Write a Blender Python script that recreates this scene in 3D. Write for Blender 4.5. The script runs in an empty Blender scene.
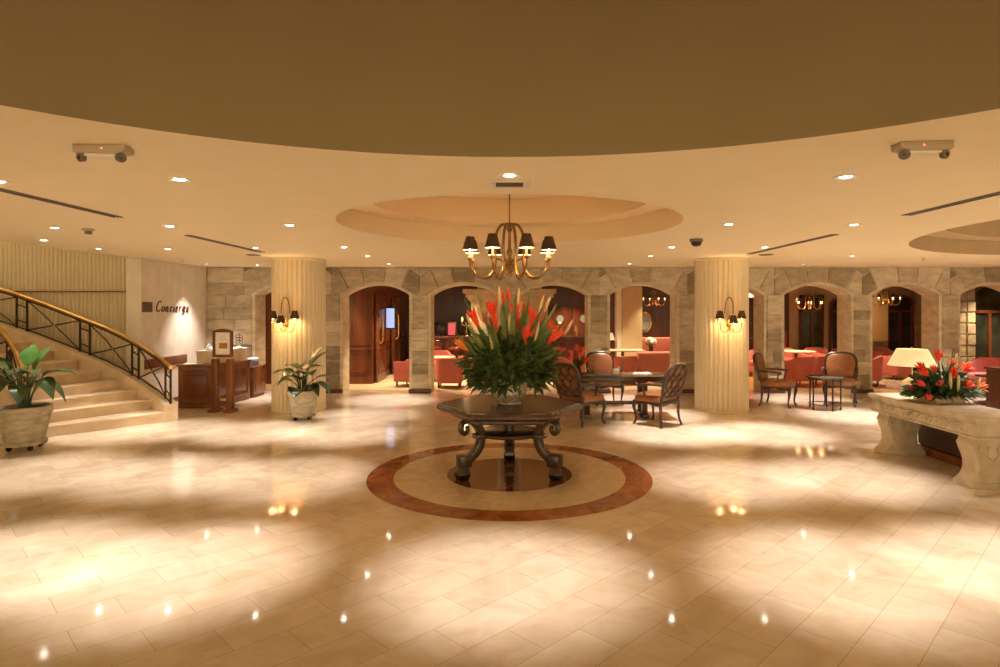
import bpy, bmesh, math, random
from mathutils import Vector, Matrix
from mathutils.geometry import tessellate_polygon
PI = math.pi
sc = bpy.context.scene
C = sc.collection
def R(d): return math.radians(d)
def lin(h):
    v = [int(h[i:i+2], 16)/255 for i in (0, 2, 4)]
    return tuple((x/12.92 if x <= .04045 else ((x+.055)/1.055)**2.4) for x in v)

# ---------------------------------------------------------------- camera
EYE = 1.85
cam = bpy.data.objects.new('camera', bpy.data.cameras.new('camera')); C.objects.link(cam)
cam.location = (0, 0, EYE); cam.rotation_euler = (R(90), 0, 0)
cam.data.sensor_width = 36; cam.data.lens = 22.14
cam.data.shift_x = -.0095; cam.data.shift_y = -.0245
cam.data.clip_start = .05
sc.camera = cam
# ---------------------------------------------------------------- world / exposure
w = bpy.data.worlds.new('world'); sc.world = w; w.use_nodes = True
w.node_tree.nodes['Background'].inputs[0].default_value = (1.0, .76, .46, 1)
w.node_tree.nodes['Background'].inputs[1].default_value = 1.45
sc.view_settings.view_transform = 'Standard'; sc.view_settings.look = 'None'
sc.view_settings.gamma = 1; sc.view_settings.use_curve_mapping = False
sc.view_settings.exposure = 1.1
try:
    sc.cycles.use_denoising = True
    sc.cycles.max_bounces = 8; sc.cycles.diffuse_bounces = 5; sc.cycles.glossy_bounces = 4
    sc.cycles.sample_clamp_indirect = 6
    sc.cycles.caustics_reflective = False; sc.cycles.caustics_refractive = False
except Exception: pass
SPOT_W = 205; SPOT_COL = (1, .91, .88); LAMP_COL = (1, .62, .27)
def spot(loc, parent=None, power=None, size=47, blend=.9, col=SPOT_COL, rot=(0, 0, 0), rad=.03):
    l = bpy.data.lights.new('spot_lamp', 'SPOT'); l.energy = power or SPOT_W; l.color = col
    l.spot_size = R(size); l.spot_blend = blend; l.shadow_soft_size = rad
    o = bpy.data.objects.new('spot_lamp', l); C.objects.link(o); o.location = loc; o.rotation_euler = rot
    if parent: o.parent = parent
    return o
def point(loc, power, col=LAMP_COL, rad=.03, parent=None):
    l = bpy.data.lights.new('bulb_lamp', 'POINT'); l.energy = power; l.color = col; l.shadow_soft_size = rad
    o = bpy.data.objects.new('bulb_lamp', l); C.objects.link(o); o.location = loc
    if parent: o.parent = parent
    return o

# ---------------------------------------------------------------- mesh builder
class MB:
    def __init__(s): s.v = []; s.f = []; s.t = []
    def add(s, vs, fs, tint=0.0):
        n = len(s.v); s.v += [tuple(v) for v in vs]
        s.f += [tuple(i+n for i in f) for f in fs]; s.t += [tint]*len(fs); return s
    def box(s, x0, x1, y0, y1, z0, z1, tint=0.0):
        vs = [(x, y, z) for z in (z0, z1) for y in (y0, y1) for x in (x0, x1)]
        return s.add(vs, [(0, 2, 3, 1), (4, 5, 7, 6), (0, 1, 5, 4), (2, 6, 7, 3), (0, 4, 6, 2), (1, 3, 7, 5)], tint)
    def prism(s, poly, axis, a, b, tint=0.0, shrink=0.0):
        n = len(poly)
        area = sum(poly[i][0]*poly[(i+1) % n][1]-poly[(i+1) % n][0]*poly[i][1] for i in range(n))
        if area < 0: poly = poly[::-1]
        def P(p, h):
            return {'x': (h, p[0], p[1]), 'y': (p[0], h, p[1]), 'z': (p[0], p[1], h)}[axis]
        q = poly
        if shrink:
            cx = sum(p[0] for p in poly)/n; cy = sum(p[1] for p in poly)/n
            q = [(cx+(p[0]-cx)*(1-shrink), cy+(p[1]-cy)*(1-shrink)) for p in poly]
        vs = [P(p, a) for p in poly]+[P(p, b) for p in q]
        fs = [tuple(range(n))[::-1], tuple(range(n, 2*n))]+[(i, (i+1) % n, n+(i+1) % n, n+i) for i in range(n)]
        return s.add(vs, fs, tint)
    def lathe(s, prof, seg=24, c=(0, 0, 0), tint=0.0, cap=True, flute=None):
        vs = []; fs = []
        for r, z in prof:
            for k in range(seg):
                a = 2*PI*k/seg
                rr = r if flute is None else flute(r, z, a)
                vs.append((c[0]+rr*math.cos(a), c[1]+rr*math.sin(a), c[2]+z))
        m = len(prof)
        for i in range(m-1):
            for k in range(seg):
                k2 = (k+1) % seg
                fs.append((i*seg+k, i*seg+k2, (i+1)*seg+k2, (i+1)*seg+k))
        if cap:
            if prof[0][0] > 1e-5: fs.append(tuple(range(seg))[::-1])
            if prof[-1][0] > 1e-5: fs.append(tuple(range((m-1)*seg, m*seg)))
        return s.add(vs, fs, tint)
    def tube(s, pts, rad, seg=8, tint=0.0, flat=1.0, up=None):
        pts = [Vector(p) for p in pts]; n = len(pts)
        rs = rad if isinstance(rad, (list, tuple)) else [rad]*n
        vs = []; fs = []; ref = None
        for i, p in enumerate(pts):
            d = (pts[min(i+1, n-1)]-pts[max(i-1, 0)])
            d = d.normalized() if d.length > 1e-9 else Vector((0, 0, 1))
            if up is not None:
                u = Vector(up); a = u-d*u.dot(d)
                a = a.normalized() if a.length > 1e-5 else d.orthogonal().normalized()
            elif ref is None: a = d.orthogonal().normalized()
            else:
                a = ref-d*ref.dot(d); a = a.normalized() if a.length > 1e-6 else d.orthogonal().normalized()
            ref = a; b = d.cross(a)
            off = PI/seg if seg == 4 else 0
            for k in range(seg):
                t = 2*PI*k/seg+off
                vs.append(p+a*(math.cos(t)*rs[i])+b*(math.sin(t)*rs[i]*flat))
        for i in range(n-1):
            for k in range(seg):
                k2 = (k+1) % seg
                fs.append((i*seg+k, i*seg+k2, (i+1)*seg+k2, (i+1)*seg+k))
        fs += [tuple(range(seg))[::-1], tuple(range((n-1)*seg, n*seg))]
        return s.add(vs, fs, tint)
    def bar(s, a, b, w, h=None, up=(0, 0, 1)):
        a = Vector(a); b = Vector(b); d = (b-a).normalized(); u = Vector(up)
        u = u-d*u.dot(d); u = u.normalized() if u.length > 1e-4 else d.orthogonal().normalized()
        sd = d.cross(u)*(w/2); u = u*((h or w)/2)
        vs = [p+x+y for p in (a, b) for x, y in ((-sd, -u), (sd, -u), (sd, u), (-sd, u))]
        return s.add(vs, [(0, 1, 2, 3), (7, 6, 5, 4), (0, 4, 5, 1), (1, 5, 6, 2), (2, 6, 7, 3), (3, 7, 4, 0)])
    def ball(s, c, r, seg=12, ring=8, sz=1.0):
        return s.lathe([(r*math.sin(PI*i/ring)+(1e-6), -r*sz*math.cos(PI*i/ring)) for i in range(ring+1)], seg, c, cap=False)
    def leaf(s, pts, widths, fold=.15, up=(0, 0, 1)):
        pts = [Vector(p) for p in pts]; n = len(pts); vs = []; fs = []
        for i, p in enumerate(pts):
            d = (pts[min(i+1, n-1)]-pts[max(i-1, 0)]).normalized()
            sd = d.cross(Vector(up)); sd = sd.normalized() if sd.length > 1e-3 else Vector((1, 0, 0))
            nn = sd.cross(d); w = widths[i]
            vs += [p-sd*w+nn*w*fold, p, p+sd*w+nn*w*fold]
        for i in range(n-1):
            a = 3*i; fs += [(a, a+1, a+4, a+3), (a+1, a+2, a+5, a+4)]
        return s.add(vs, fs)
    def xf(s, M):
        s.v = [tuple(M @ Vector(v)) for v in s.v]; return s
    def merge(s, o, M=None):
        vs = [tuple(M @ Vector(v)) for v in o.v] if M else o.v
        n = len(s.v); s.v += vs; s.f += [tuple(i+n for i in f) for f in o.f]; s.t += o.t; return s
    def build(s, name, mat, parent=None, smooth=40, bevel=0, label=None, tint=False, seg=2):
        me = bpy.data.meshes.new(name); me.from_pydata(s.v, [], s.f)
        if tint:
            at = me.attributes.new('tint', 'FLOAT', 'FACE'); at.data.foreach_set('value', s.t)
        bm = bmesh.new(); bm.from_mesh(me)
        bmesh.ops.recalc_face_normals(bm, faces=bm.faces)
        if bevel:
            es = [e for e in bm.edges if len(e.link_faces) == 2 and e.calc_face_angle(0) > R(35)]
            bmesh.ops.bevel(bm, geom=es, offset=bevel, segments=seg, affect='EDGES', clamp_overlap=True, profile=.5)
        bm.to_mesh(me); bm.free()
        if smooth:
            me.polygons.foreach_set('use_smooth', [True]*len(me.polygons))
            me.set_sharp_from_angle(angle=R(smooth))
        me.materials.append(mat)
        o = bpy.data.objects.new(name, me); C.objects.link(o)
        if parent: o.parent = parent
        if label: o['label'] = label
        return o
def tag(o, label, cat, group=None, kind=None):
    o['label'] = label; o['category'] = cat
    if group: o['group'] = group
    if kind: o['kind'] = kind
    return o
def thing(name, label, cat, loc=(0, 0, 0), rz=0, group=None, kind=None):
    o = bpy.data.objects.new(name, None); C.objects.link(o)
    o.location = loc; o.rotation_euler = (0, 0, rz); o.empty_display_size = .1
    return tag(o, label, cat, group, kind)
def struct(o): o['kind'] = 'structure'; return o
def kids(o): return [x for x in C.objects if x.parent == o]
def dup(o, loc=None, rz=None, label=None, parent=None, scale=None):
    c = o.copy(); C.objects.link(c)
    if parent: c.parent = parent
    if loc is not None: c.location = loc
    if rz is not None: c.rotation_euler = (0, 0, rz)
    if scale: c.scale = (scale,)*3
    if label: c['label'] = label
    for k in kids(o): dup(k, parent=c)
    return c
def bez(p0, p1, p2, p3, n=8):
    p0, p1, p2, p3 = map(Vector, (p0, p1, p2, p3)); out = []
    for i in range(n+1):
        t = i/n; u = 1-t; out.append(p0*u**3+p1*3*u*u*t+p2*3*u*t*t+p3*t**3)
    return out
def crom(pts, n=6):
    pts = [Vector(p) for p in pts]; out = []
    for i in range(len(pts)-1):
        a = pts[max(i-1, 0)]; b = pts[i]; c = pts[i+1]; d = pts[min(i+2, len(pts)-1)]
        for k in range(n):
            t = k/n
            out.append(.5*((2*b)+(c-a)*t+(2*a-5*b+4*c-d)*t*t+(3*b-a-3*c+d)*t**3))
    out.append(pts[-1]); return out

# ---------------------------------------------------------------- materials
def base_mat(name, rough=.5, metal=0.0, spec=.5):
    m = bpy.data.materials.new(name); m.use_nodes = True
    nt = m.node_tree; p = nt.nodes['Principled BSDF']
    p.inputs['Roughness'].default_value = rough; p.inputs['Metallic'].default_value = metal
    p.inputs['Specular IOR Level'].default_value = spec
    return m, nt, p
def noise_mat(name, c1, c2, scale=6, rough=.5, metal=0, bump=0, spec=.5, stretch=(1, 1, 1), detail=4, bscale=None, lo=.35, hi=.65):
    m, nt, p = base_mat(name, rough, metal, spec); N = nt.nodes; L = nt.links
    tc = N.new('ShaderNodeTexCoord'); mp = N.new('ShaderNodeMapping'); mp.inputs['Scale'].default_value = stretch
    no = N.new('ShaderNodeTexNoise'); no.inputs['Scale'].default_value = scale; no.inputs['Detail'].default_value = detail
    cr = N.new('ShaderNodeValToRGB')
    cr.color_ramp.elements[0].position = lo; cr.color_ramp.elements[1].position = hi
    cr.color_ramp.elements[0].color = (*c1, 1); cr.color_ramp.elements[1].color = (*c2, 1)
    L.new(tc.outputs['Object'], mp.inputs[0]); L.new(mp.outputs[0], no.inputs['Vector'])
    L.new(no.outputs['Fac'], cr.inputs[0]); L.new(cr.outputs[0], p.inputs['Base Color'])
    if bump:
        b = N.new('ShaderNodeBump'); b.inputs['Strength'].default_value = bump; b.inputs['Distance'].default_value = .01
        n2 = N.new('ShaderNodeTexNoise'); n2.inputs['Scale'].default_value = bscale or scale*3; n2.inputs['Detail'].default_value = 5
        L.new(mp.outputs[0], n2.inputs['Vector']); L.new(n2.outputs['Fac'], b.inputs['Height']); L.new(b.outputs[0], p.inputs['Normal'])
    return m
def mul(c, k): return tuple(min(1, x*k) for x in c)
def wood(name, c, rough=.3, scale=5, k=.55, spec=.5):
    return noise_mat(name, mul(c, k), mul(c, 1.15), scale, rough, stretch=(1, 1, .12), detail=6, spec=spec, lo=.3, hi=.7)
def emis(name, col, strength):
    m, nt, p = base_mat(name, .5)
    p.inputs['Base Color'].default_value = (*col, 1)
    p.inputs['Emission Color'].default_value = (*col, 1); p.inputs['Emission Strength'].default_value = strength
    return m
M = {}
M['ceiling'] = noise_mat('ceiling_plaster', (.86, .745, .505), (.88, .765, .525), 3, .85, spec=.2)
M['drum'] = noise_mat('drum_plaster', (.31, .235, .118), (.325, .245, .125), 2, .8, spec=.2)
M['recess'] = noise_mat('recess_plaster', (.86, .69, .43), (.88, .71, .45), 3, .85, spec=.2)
M['recess_dim'] = noise_mat('recess_plaster_shaded', (.50, .385, .225), (.53, .405, .24), 3, .85, spec=.2)  # recess plaster again, with shade put into a darker colour
M['plaster'] = noise_mat('wall_plaster', (.66, .58, .46), (.72, .64, .52), 5, .75, bump=.1, spec=.2)
M['fluted'] = noise_mat('fluted_cream', (.70, .60, .40), (.73, .63, .43), 2, .55, spec=.3)
M['stair_wall'] = noise_mat('stair_wall_cream', (.66, .56, .36), (.69, .59, .385), 2, .6, spec=.3)
M['mahogany'] = wood('mahogany', (.19, .052, .018), .28)
M['mahog_dark'] = wood('mahogany_dark', (.115, .032, .014), .3)
M['desk_wood'] = wood('desk_wood', (.22, .075, .022), .25)
M['table_wood'] = wood('table_wood', (.075, .042, .022), .22, scale=8)
M['chair_wood'] = wood('chair_wood', (.060, .030, .016), .3, scale=20)
M['leather'] = noise_mat('tan_leather', (.25, .096, .034), (.32, .128, .047), 9, .30, bump=.08)
M['red'] = noise_mat('coral_fabric', (.46, .118, .092), (.54, .160, .125), 30, .7, bump=.1, spec=.3)
M['red_leather'] = noise_mat('red_leather', (.30, .042, .026), (.38, .060, .036), 10, .4)
M['pink'] = noise_mat('rose_fabric', (.44, .15, .11), (.52, .19, .14), 25, .8, spec=.3)
M['brass'] = noise_mat('brass', (.72, .46, .16), (.80, .54, .20), 12, .25, 1)
M['brass_rail'] = noise_mat('brass_rail', (.68, .45, .17), (.76, .52, .21), 12, .3, 1)
M['bronze'] = noise_mat('aged_bronze', (.22, .13, .05), (.36, .22, .09), 25, .35, 1)
M['iron'] = noise_mat('dark_iron', (.035, .028, .02), (.055, .042, .03), 20, .5, .6)
M['shade'] = noise_mat('shade_cloth', (.085, .050, .027), (.11, .064, .036), 40, .9, spec=.2)
M['shade_in'] = emis('shade_lining', (1, .62, .25), 2.2)
M['bulb'] = emis('candle_bulb', (1, .80, .48), 22)
M['lens'] = emis('downlight_lens', (1, .93, .78), 16)
M['trim'] = noise_mat('downlight_trim', (.75, .68, .55), (.8, .72, .58), 5, .5)
M['dark'] = noise_mat('dark_slot', (.02, .017, .013), (.03, .025, .02), 9, .7)
M['slot'] = noise_mat('slot_metal', (.14, .11, .075), (.18, .14, .095), 9, .6)
M['white'] = noise_mat('white_paint', (.72, .68, .60), (.76, .72, .64), 6, .5)
M['paper'] = noise_mat('paper', (.82, .78, .68), (.86, .82, .72), 6, .8)
M['grey_plastic'] = noise_mat('beige_plastic', (.40, .31, .20), (.44, .34, .22), 6, .5)
M['led'] = emis('red_led', (1, .12, .05), 2)
M['pot'] = noise_mat('pot_stone', (.33, .285, .19), (.50, .44, .315), 7, .75, bump=.3, stretch=(1, 1, 3))
M['soil'] = noise_mat('soil', (.06, .03, .015), (.12, .06, .03), 60, .9, bump=.6)
M['leaf'] = noise_mat('broad_leaf', (.032, .064, .022), (.062, .105, .034), 9, .3)
M['leaf_bright'] = noise_mat('leaf_bright', (.05, .14, .022), (.08, .19, .035), 9, .35)
M['strap'] = noise_mat('strap_leaf', (.10, .15, .032), (.23, .26, .07), 5, .4)
M['fern'] = noise_mat('fern_leaf', (.030, .066, .016), (.085, .130, .032), 6, .5)
M['flower'] = noise_mat('red_bloom', (.78, .035, .012), (.90, .11, .022), 9, .5)
M['flower_pink'] = noise_mat('pink_bloom', (.75, .05, .06), (.85, .12, .12), 9, .5)
M['flower_orange'] = noise_mat('orange_bloom', (.85, .18, .02), (.9, .30, .05), 9, .5)
M['bud'] = noise_mat('cream_bud', (.62, .48, .22), (.72, .58, .32), 9, .5)
M['stem'] = noise_mat('green_stem', (.08, .13, .03), (.13, .18, .05), 9, .5)
M['carve'] = noise_mat('carved_stone', (.47, .385, .255), (.60, .505, .355), 7, .75, bump=.35, bscale=40)
M['silver'] = noise_mat('hammered_silver', (.50, .43, .30), (.82, .74, .58), 26, .3, .55, bump=1.0, bscale=35)
M['basket'] = noise_mat('pale_wood_box', (.50, .36, .19), (.62, .47, .27), 9, .5, stretch=(1, 1, 8))
M['black'] = noise_mat('black_gloss', (.008, .007, .006), (.013, .011, .010), 9, .25)
M['sofa_dark'] = noise_mat('brown_fabric', (.060, .036, .022), (.085, .052, .033), 20, .8, bump=.2)
M['ceramic'] = noise_mat('cream_ceramic', (.66, .58, .42), (.74, .66, .50), 12, .35)
M['lampshade'] = emis('lit_parchment_shade', (.72, .52, .26), .42)
M['screen_blue'] = emis('blue_screen', (.42, .58, 1), .42)
M['screen_pink'] = emis('pink_screen', (.80, .14, .16), .25)
M['glass_dark'] = noise_mat('night_glass', (.018, .022, .016), (.05, .055, .040), 3, .08)
M['porthole'] = noise_mat('porthole_glass', (.32, .36, .36), (.42, .46, .46), 5, .15)
M['lounge_wall'] = noise_mat('lounge_plaster', (.46, .36, .22), (.50, .39, .24), 3, .8)
M['tan'] = noise_mat('tan_panel', (.46, .34, .19), (.50, .375, .21), 3, .8)
M['parquet'] = noise_mat('parquet', (.32, .14, .04), (.48, .23, .075), 6, .3, stretch=(1, 9, 1))
M['carpet'] = noise_mat('lounge_carpet', (.42, .32, .20), (.58, .46, .31), 14, .75, spec=.3)
M['rug'] = noise_mat('patterned_rug', (.14, .06, .05), (.42, .30, .22), 16, .9, lo=.42, hi=.55, detail=2)
M['cloth'] = noise_mat('beige_cloth', (.38, .30, .215), (.46, .37, .27), 10, .8)
M['marble_top'] = noise_mat('green_marble', (.035, .04, .03), (.08, .085, .065), 9, .15)
M['step'] = noise_mat('step_marble', (.60, .47, .30), (.72, .58, .39), 4, .3, detail=6)
M['flag_blue'] = noise_mat('blue_bin', (.12, .15, .22), (.16, .19, .27), 9, .5)
M['person_skin'] = noise_mat('rose_cushion', (.55, .22, .16), (.6, .26, .2), 9, .8)

# stone: per-face tint
def stone_mat(name, dark, mid, light):
    m, nt, p = base_mat(name, .85, 0, .25); N = nt.nodes; L = nt.links
    at = N.new('ShaderNodeAttribute'); at.attribute_name = 'tint'
    tc = N.new('ShaderNodeTexCoord')
    no = N.new('ShaderNodeTexNoise'); no.inputs['Scale'].default_value = 3.5; no.inputs['Detail'].default_value = 8; no.inputs['Roughness'].default_value = .65
    mp = N.new('ShaderNodeMapping'); mp.inputs['Scale'].default_value = (1, 1, 2.2)
    L.new(tc.outputs['Object'], mp.inputs[0]); L.new(mp.outputs[0], no.inputs['Vector'])
    mx = N.new('ShaderNodeMath'); mx.operation = 'MULTIPLY_ADD'; mx.inputs[1].default_value = 1.3; mx.inputs[2].default_value = -.65
    L.new(no.outputs['Fac'], mx.inputs[0])
    ad = N.new('ShaderNodeMath'); ad.operation = 'ADD'; L.new(mx.outputs[0], ad.inputs[0]); L.new(at.outputs['Fac'], ad.inputs[1])
    cr = N.new('ShaderNodeValToRGB'); e = cr.color_ramp.elements
    e[0].position = .05; e[0].color = (*dark, 1); e[1].position = .95; e[1].color = (*light, 1)
    k = e.new(.5); k.color = (*mid, 1)
    L.new(ad.outputs[0], cr.inputs[0]); L.new(cr.outputs[0], p.inputs['Base Color'])
    b = N.new('ShaderNodeBump'); b.inputs['Strength'].default_value = .5; b.inputs['Distance'].default_value = .03
    n2 = N.new('ShaderNodeTexNoise'); n2.inputs['Scale'].default_value = 9; n2.inputs['Detail'].default_value = 8
    L.new(mp.outputs[0], n2.inputs['Vector']); L.new(n2.outputs['Fac'], b.inputs['Height']); L.new(b.outputs[0], p.inputs['Normal'])
    return m
M['stone'] = stone_mat('ashlar_stone', (.26, .205, .135), (.45, .37, .25), (.68, .59, .44))

# marble floor with diagonal slabs and the round inlay
RC = (0.0, 6.93)
def floor_mat():
    m, nt, p = base_mat('marble_floor', .07, 0, .55); N = nt.nodes; L = nt.links
    tc = N.new('ShaderNodeTexCoord')
    mp = N.new('ShaderNodeMapping'); mp.inputs['Rotation'].default_value = (0, 0, R(-45)); mp.inputs['Location'].default_value = (.2, .13, 0)
    L.new(tc.outputs['Object'], mp.inputs[0])
    br = N.new('ShaderNodeTexBrick'); br.offset = .5
    for k, v in (('Scale', 1), ('Mortar Size', .0022), ('Mortar Smooth', .1), ('Bias', 0), ('Brick Width', .60), ('Row Height', .295)): br.inputs[k].default_value = v
    br.inputs['Color1'].default_value = (.65, .545, .40, 1); br.inputs['Color2'].default_value = (.73, .63, .48, 1); br.inputs['Mortar'].default_value = (.47, .36, .23, 1)
    L.new(mp.outputs[0], br.inputs['Vector'])
    no = N.new('ShaderNodeTexNoise'); no.inputs['Scale'].default_value = 2.6; no.inputs['Detail'].default_value = 8; no.inputs['Distortion'].default_value = 1.2; no.inputs['Roughness'].default_value = .6
    L.new(tc.outputs['Object'], no.inputs['Vector'])
    cr = N.new('ShaderNodeValToRGB'); e = cr.color_ramp.elements
    e[0].position = .35; e[0].color = (.86, .80, .72, 1); e[1].position = .62; e[1].color = (1, 1, 1, 1)
    L.new(no.outputs['Fac'], cr.inputs[0])
    mu = N.new('ShaderNodeMixRGB'); mu.blend_type = 'MULTIPLY'; mu.inputs[0].default_value = 1
    L.new(br.outputs['Color'], mu.inputs[1]); L.new(cr.outputs[0], mu.inputs[2])
    sp = N.new('ShaderNodeVectorMath'); sp.operation = 'DISTANCE'; sp.inputs[1].default_value = (RC[0], RC[1], 0)
    L.new(tc.outputs['Object'], sp.inputs[0])
    def step(r, inside=True):
        n = N.new('ShaderNodeMath'); n.operation = 'LESS_THAN' if inside else 'GREATER_THAN'
        n.inputs[1].default_value = r; L.new(sp.outputs['Value'], n.inputs[0]); return n.outputs[0]
    n3 = N.new('ShaderNodeTexNoise'); n3.inputs['Scale'].default_value = 5; n3.inputs['Detail'].default_value = 9; n3.inputs['Distortion'].default_value = 1.6
    L.new(tc.outputs['Object'], n3.inputs['Vector'])
    c3 = N.new('ShaderNodeValToRGB'); e = c3.color_ramp.elements
    e[0].position = .3; e[0].color = (.20, .055, .016, 1); e[1].position = .72; e[1].color = (.40, .15, .05, 1)
    L.new(n3.outputs['Fac'], c3.inputs[0])
    c4 = N.new('ShaderNodeValToRGB'); e = c4.color_ramp.elements
    e[0].position = .3; e[0].color = (.52, .40, .235, 1); e[1].position = .7; e[1].color = (.66, .53, .345, 1)
    L.new(n3.outputs['Fac'], c4.inputs[0])
    def mixin(fac, a, b):
        x = N.new('ShaderNodeMixRGB'); L.new(fac, x.inputs[0]); L.new(a, x.inputs[1]); L.new(b, x.inputs[2]); return x.outputs[0]
    c5 = N.new('ShaderNodeMixRGB'); c5.blend_type = 'MULTIPLY'; c5.inputs[0].default_value = 1; c5.inputs[2].default_value = (.55, .60, .62, 1)
    L.new(c3.outputs[0], c5.inputs[1])
    col = mu.outputs[0]
    col = mixin(step(1.572), col, c3.outputs[0])
    col = mixin(step(1.285), col, c4.outputs[0])
    col = mixin(step(.70), col, c5.outputs[0])
    L.new(col, p.inputs['Base Color'])
    rr = N.new('ShaderNodeMapRange'); rr.inputs[3].default_value = .03; rr.inputs[4].default_value = .09
    L.new(no.outputs['Fac'], rr.inputs[0]); L.new(rr.outputs[0], p.inputs['Roughness'])
    return m
M['floor'] = floor_mat()

# ---------------------------------------------------------------- the shell
ZC = 2.775; WY = 13.55; WB = 14.13; XL = -13.0; XR = 13.3; YB = -6.0
struct(MB().box(XL, XR, YB, WB, -.1, 0).build('floor', M['floor'], smooth=0))
struct(MB().box(-7.2, 5.6, WB, 21, -.1, 0).build('floor_lounge', M['carpet'], smooth=0))
struct(MB().box(5.6, XR, WB, 21, -.1, 0).build('floor_parquet', M['parquet'], smooth=0))
def circ(cx, cy, r, n=96): return [(cx+r*math.cos(2*PI*i/n), cy+r*math.sin(2*PI*i/n)) for i in range(n)]
def flat(mb, loops, z):
    tri = tessellate_polygon([[Vector((x, y, 0)) for x, y in l] for l in loops])
    pts = [(x, y, z) for l in loops for x, y in l]; mb.add(pts, tri)
def ring_wall(mb, cx, cy, r, z0, z1, n=96):
    p = circ(cx, cy, r, n); mb.add([(x, y, z0) for x, y in p]+[(x, y, z1) for x, y in p], [(i, (i+1) % n, n+(i+1) % n, n+i) for i in range(n)])
DR = (0, .466, 3.277); R1 = (0, 6.8, 1.85); R2 = (9.05, 6.6, 4.0)
cl = MB()
outer = [(XL, YB), (XR, YB), (XR, WY+.05), (-6.95, WY+.05), (-6.95, 11.25), (-6.86, 11.05), (-6.86, 7.4), (-7.2, 6.6), (XL, 6.3)]
flat(cl, [outer, circ(*DR), circ(*R1), circ(*R2)], ZC)
struct(cl.build('ceiling', M['ceiling'], smooth=0))
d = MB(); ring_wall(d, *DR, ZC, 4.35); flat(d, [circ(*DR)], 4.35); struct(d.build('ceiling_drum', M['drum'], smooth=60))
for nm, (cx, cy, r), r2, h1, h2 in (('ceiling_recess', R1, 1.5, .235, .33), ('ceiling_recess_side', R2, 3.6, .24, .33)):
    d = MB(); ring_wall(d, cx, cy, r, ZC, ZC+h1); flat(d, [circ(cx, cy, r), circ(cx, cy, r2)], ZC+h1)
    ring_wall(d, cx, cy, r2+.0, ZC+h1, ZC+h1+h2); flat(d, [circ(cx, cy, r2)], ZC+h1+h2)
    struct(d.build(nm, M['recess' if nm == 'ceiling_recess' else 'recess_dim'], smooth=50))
# stair well above the stairs
sw = MB()
sw.box(-6.855, -6.70, 7.4, 11.15, ZC+.006, 5.2); sw.box(XL, -6.86, 6.2, 6.35, ZC+.006, 5.2)
struct(sw.build('wall_stairwell', M['plaster'], smooth=0))
struct(MB().box(XL, -6.7, 6.2, 11.6, 5.2, 5.3).build('ceiling_stairwell', M['ceiling'], smooth=0))
# fluted wall behind the stairs
fl = MB(); prof = []
x = XL; pit = .0775
while x < -6.87:
    prof += [(x, 11.30), (x+.008, 11.27), (x+.030, 11.256), (x+.052, 11.27), (x+.060, 11.30)]; x += pit
prof += [(-6.87, 11.30), (-6.87, 11.5), (XL, 11.5)]
fl.prism([(a, b) for a, b in prof], 'z', 0, 5.2)
struct(fl.build('wall_stairs', M['stair_wall'], smooth=50))
struct(MB().box(XL, -6.87, 11.235, 11.25, 2.155, 2.180).build('trim_1', M['bronze'], smooth=0))
# concierge plaster wall along the depth
struct(MB().box(-6.95, -6.68, 11.15, WY+.1, 0, ZC).build('wall_left', M['plaster'], smooth=0))
struct(MB().box(-6.68, -6.655, 11.25, 12.7, .74, .92).build('trim_2', M['mahogany'], bevel=.006))
struct(MB().box(-6.68, -6.66, 11.16, WY, 0, .09).build('baseboard_left', M['mahog_dark'], bevel=.004))
struct(MB().box(XR, XR+.15, YB, 21, 0, 3.1).build('wall_right', M['plaster'], smooth=0))
struct(MB().box(XL-.15, XL, YB, 11.5, 0, 5.3).build('wall_far_left', M['plaster'], smooth=0))

# ---------------------------------------------------------------- arcaded stone wall
rnd = random.Random(5)
OW = .735; ZS = 2.16; ZA = 2.385; ACZ = (ZA-ZS); AR = (OW*OW+ACZ*ACZ)/(2*ACZ); AZ0 = ZA-AR
CENT = [-4.87, -2.945, -.995, .995, 2.95, 4.87, 6.79, 8.73, 10.67, 12.61]
BND = [(a+b)/2 for a, b in zip(CENT, CENT[1:])]; BND = [CENT[0]-.97]+BND
def arch_pts(c, r=None, half=OW, n=14):
    r = r or AR; a = math.asin(min(1, half/r))
    return [(c+r*math.sin(-a+2*a*i/n), AZ0+r*math.cos(-a+2*a*i/n)) for i in range(n+1)]
sw = MB()
for c in CENT:
    if c > 12: continue
    l, r = BND[CENT.index(c)], BND[CENT.index(c)+1]
    poly = [(l, 0), (c-OW, 0)]+arch_pts(c)+[(c+OW, 0), (r, 0), (r, ZC), (l, ZC)]
    sw.prism(poly, 'y', WY, WB, tint=.80)
sw.box(-6.95, CENT[0]-.97, WY, WB, 0, ZC, .5); sw.box(11.64, XR, WY, WB, 0, ZC, .5)
def clip(poly, f):
    out = []
    for i in range(len(poly)):
        a, b = poly[i], poly[(i+1) % len(poly)]; fa, fb = f(a), f(b)
        if fa >= 0: out.append(a)
        if (fa >= 0) != (fb >= 0):
            t = fa/(fa-fb); out.append((a[0]+(b[0]-a[0])*t, a[1]+(b[1]-a[1])*t))
    return out
def inset(poly, g):
    n = len(poly); cx = sum(p[0] for p in poly)/n; cy = sum(p[1] for p in poly)/n
    out = []
    for p in poly:
        dx, dy = cx-p[0], cy-p[1]; d = math.hypot(dx, dy) or 1
        out.append((p[0]+dx/d*g, p[1]+dy/d*g))
    return out
def stone(poly):
    if len(poly) < 3: return
    sw.prism(inset(poly, .008), 'y', WY, WY-rnd.uniform(.014, .034), tint=rnd.choice([.12, .25, .36, .45, .5, .55, .64, .78]), shrink=.05)
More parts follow.
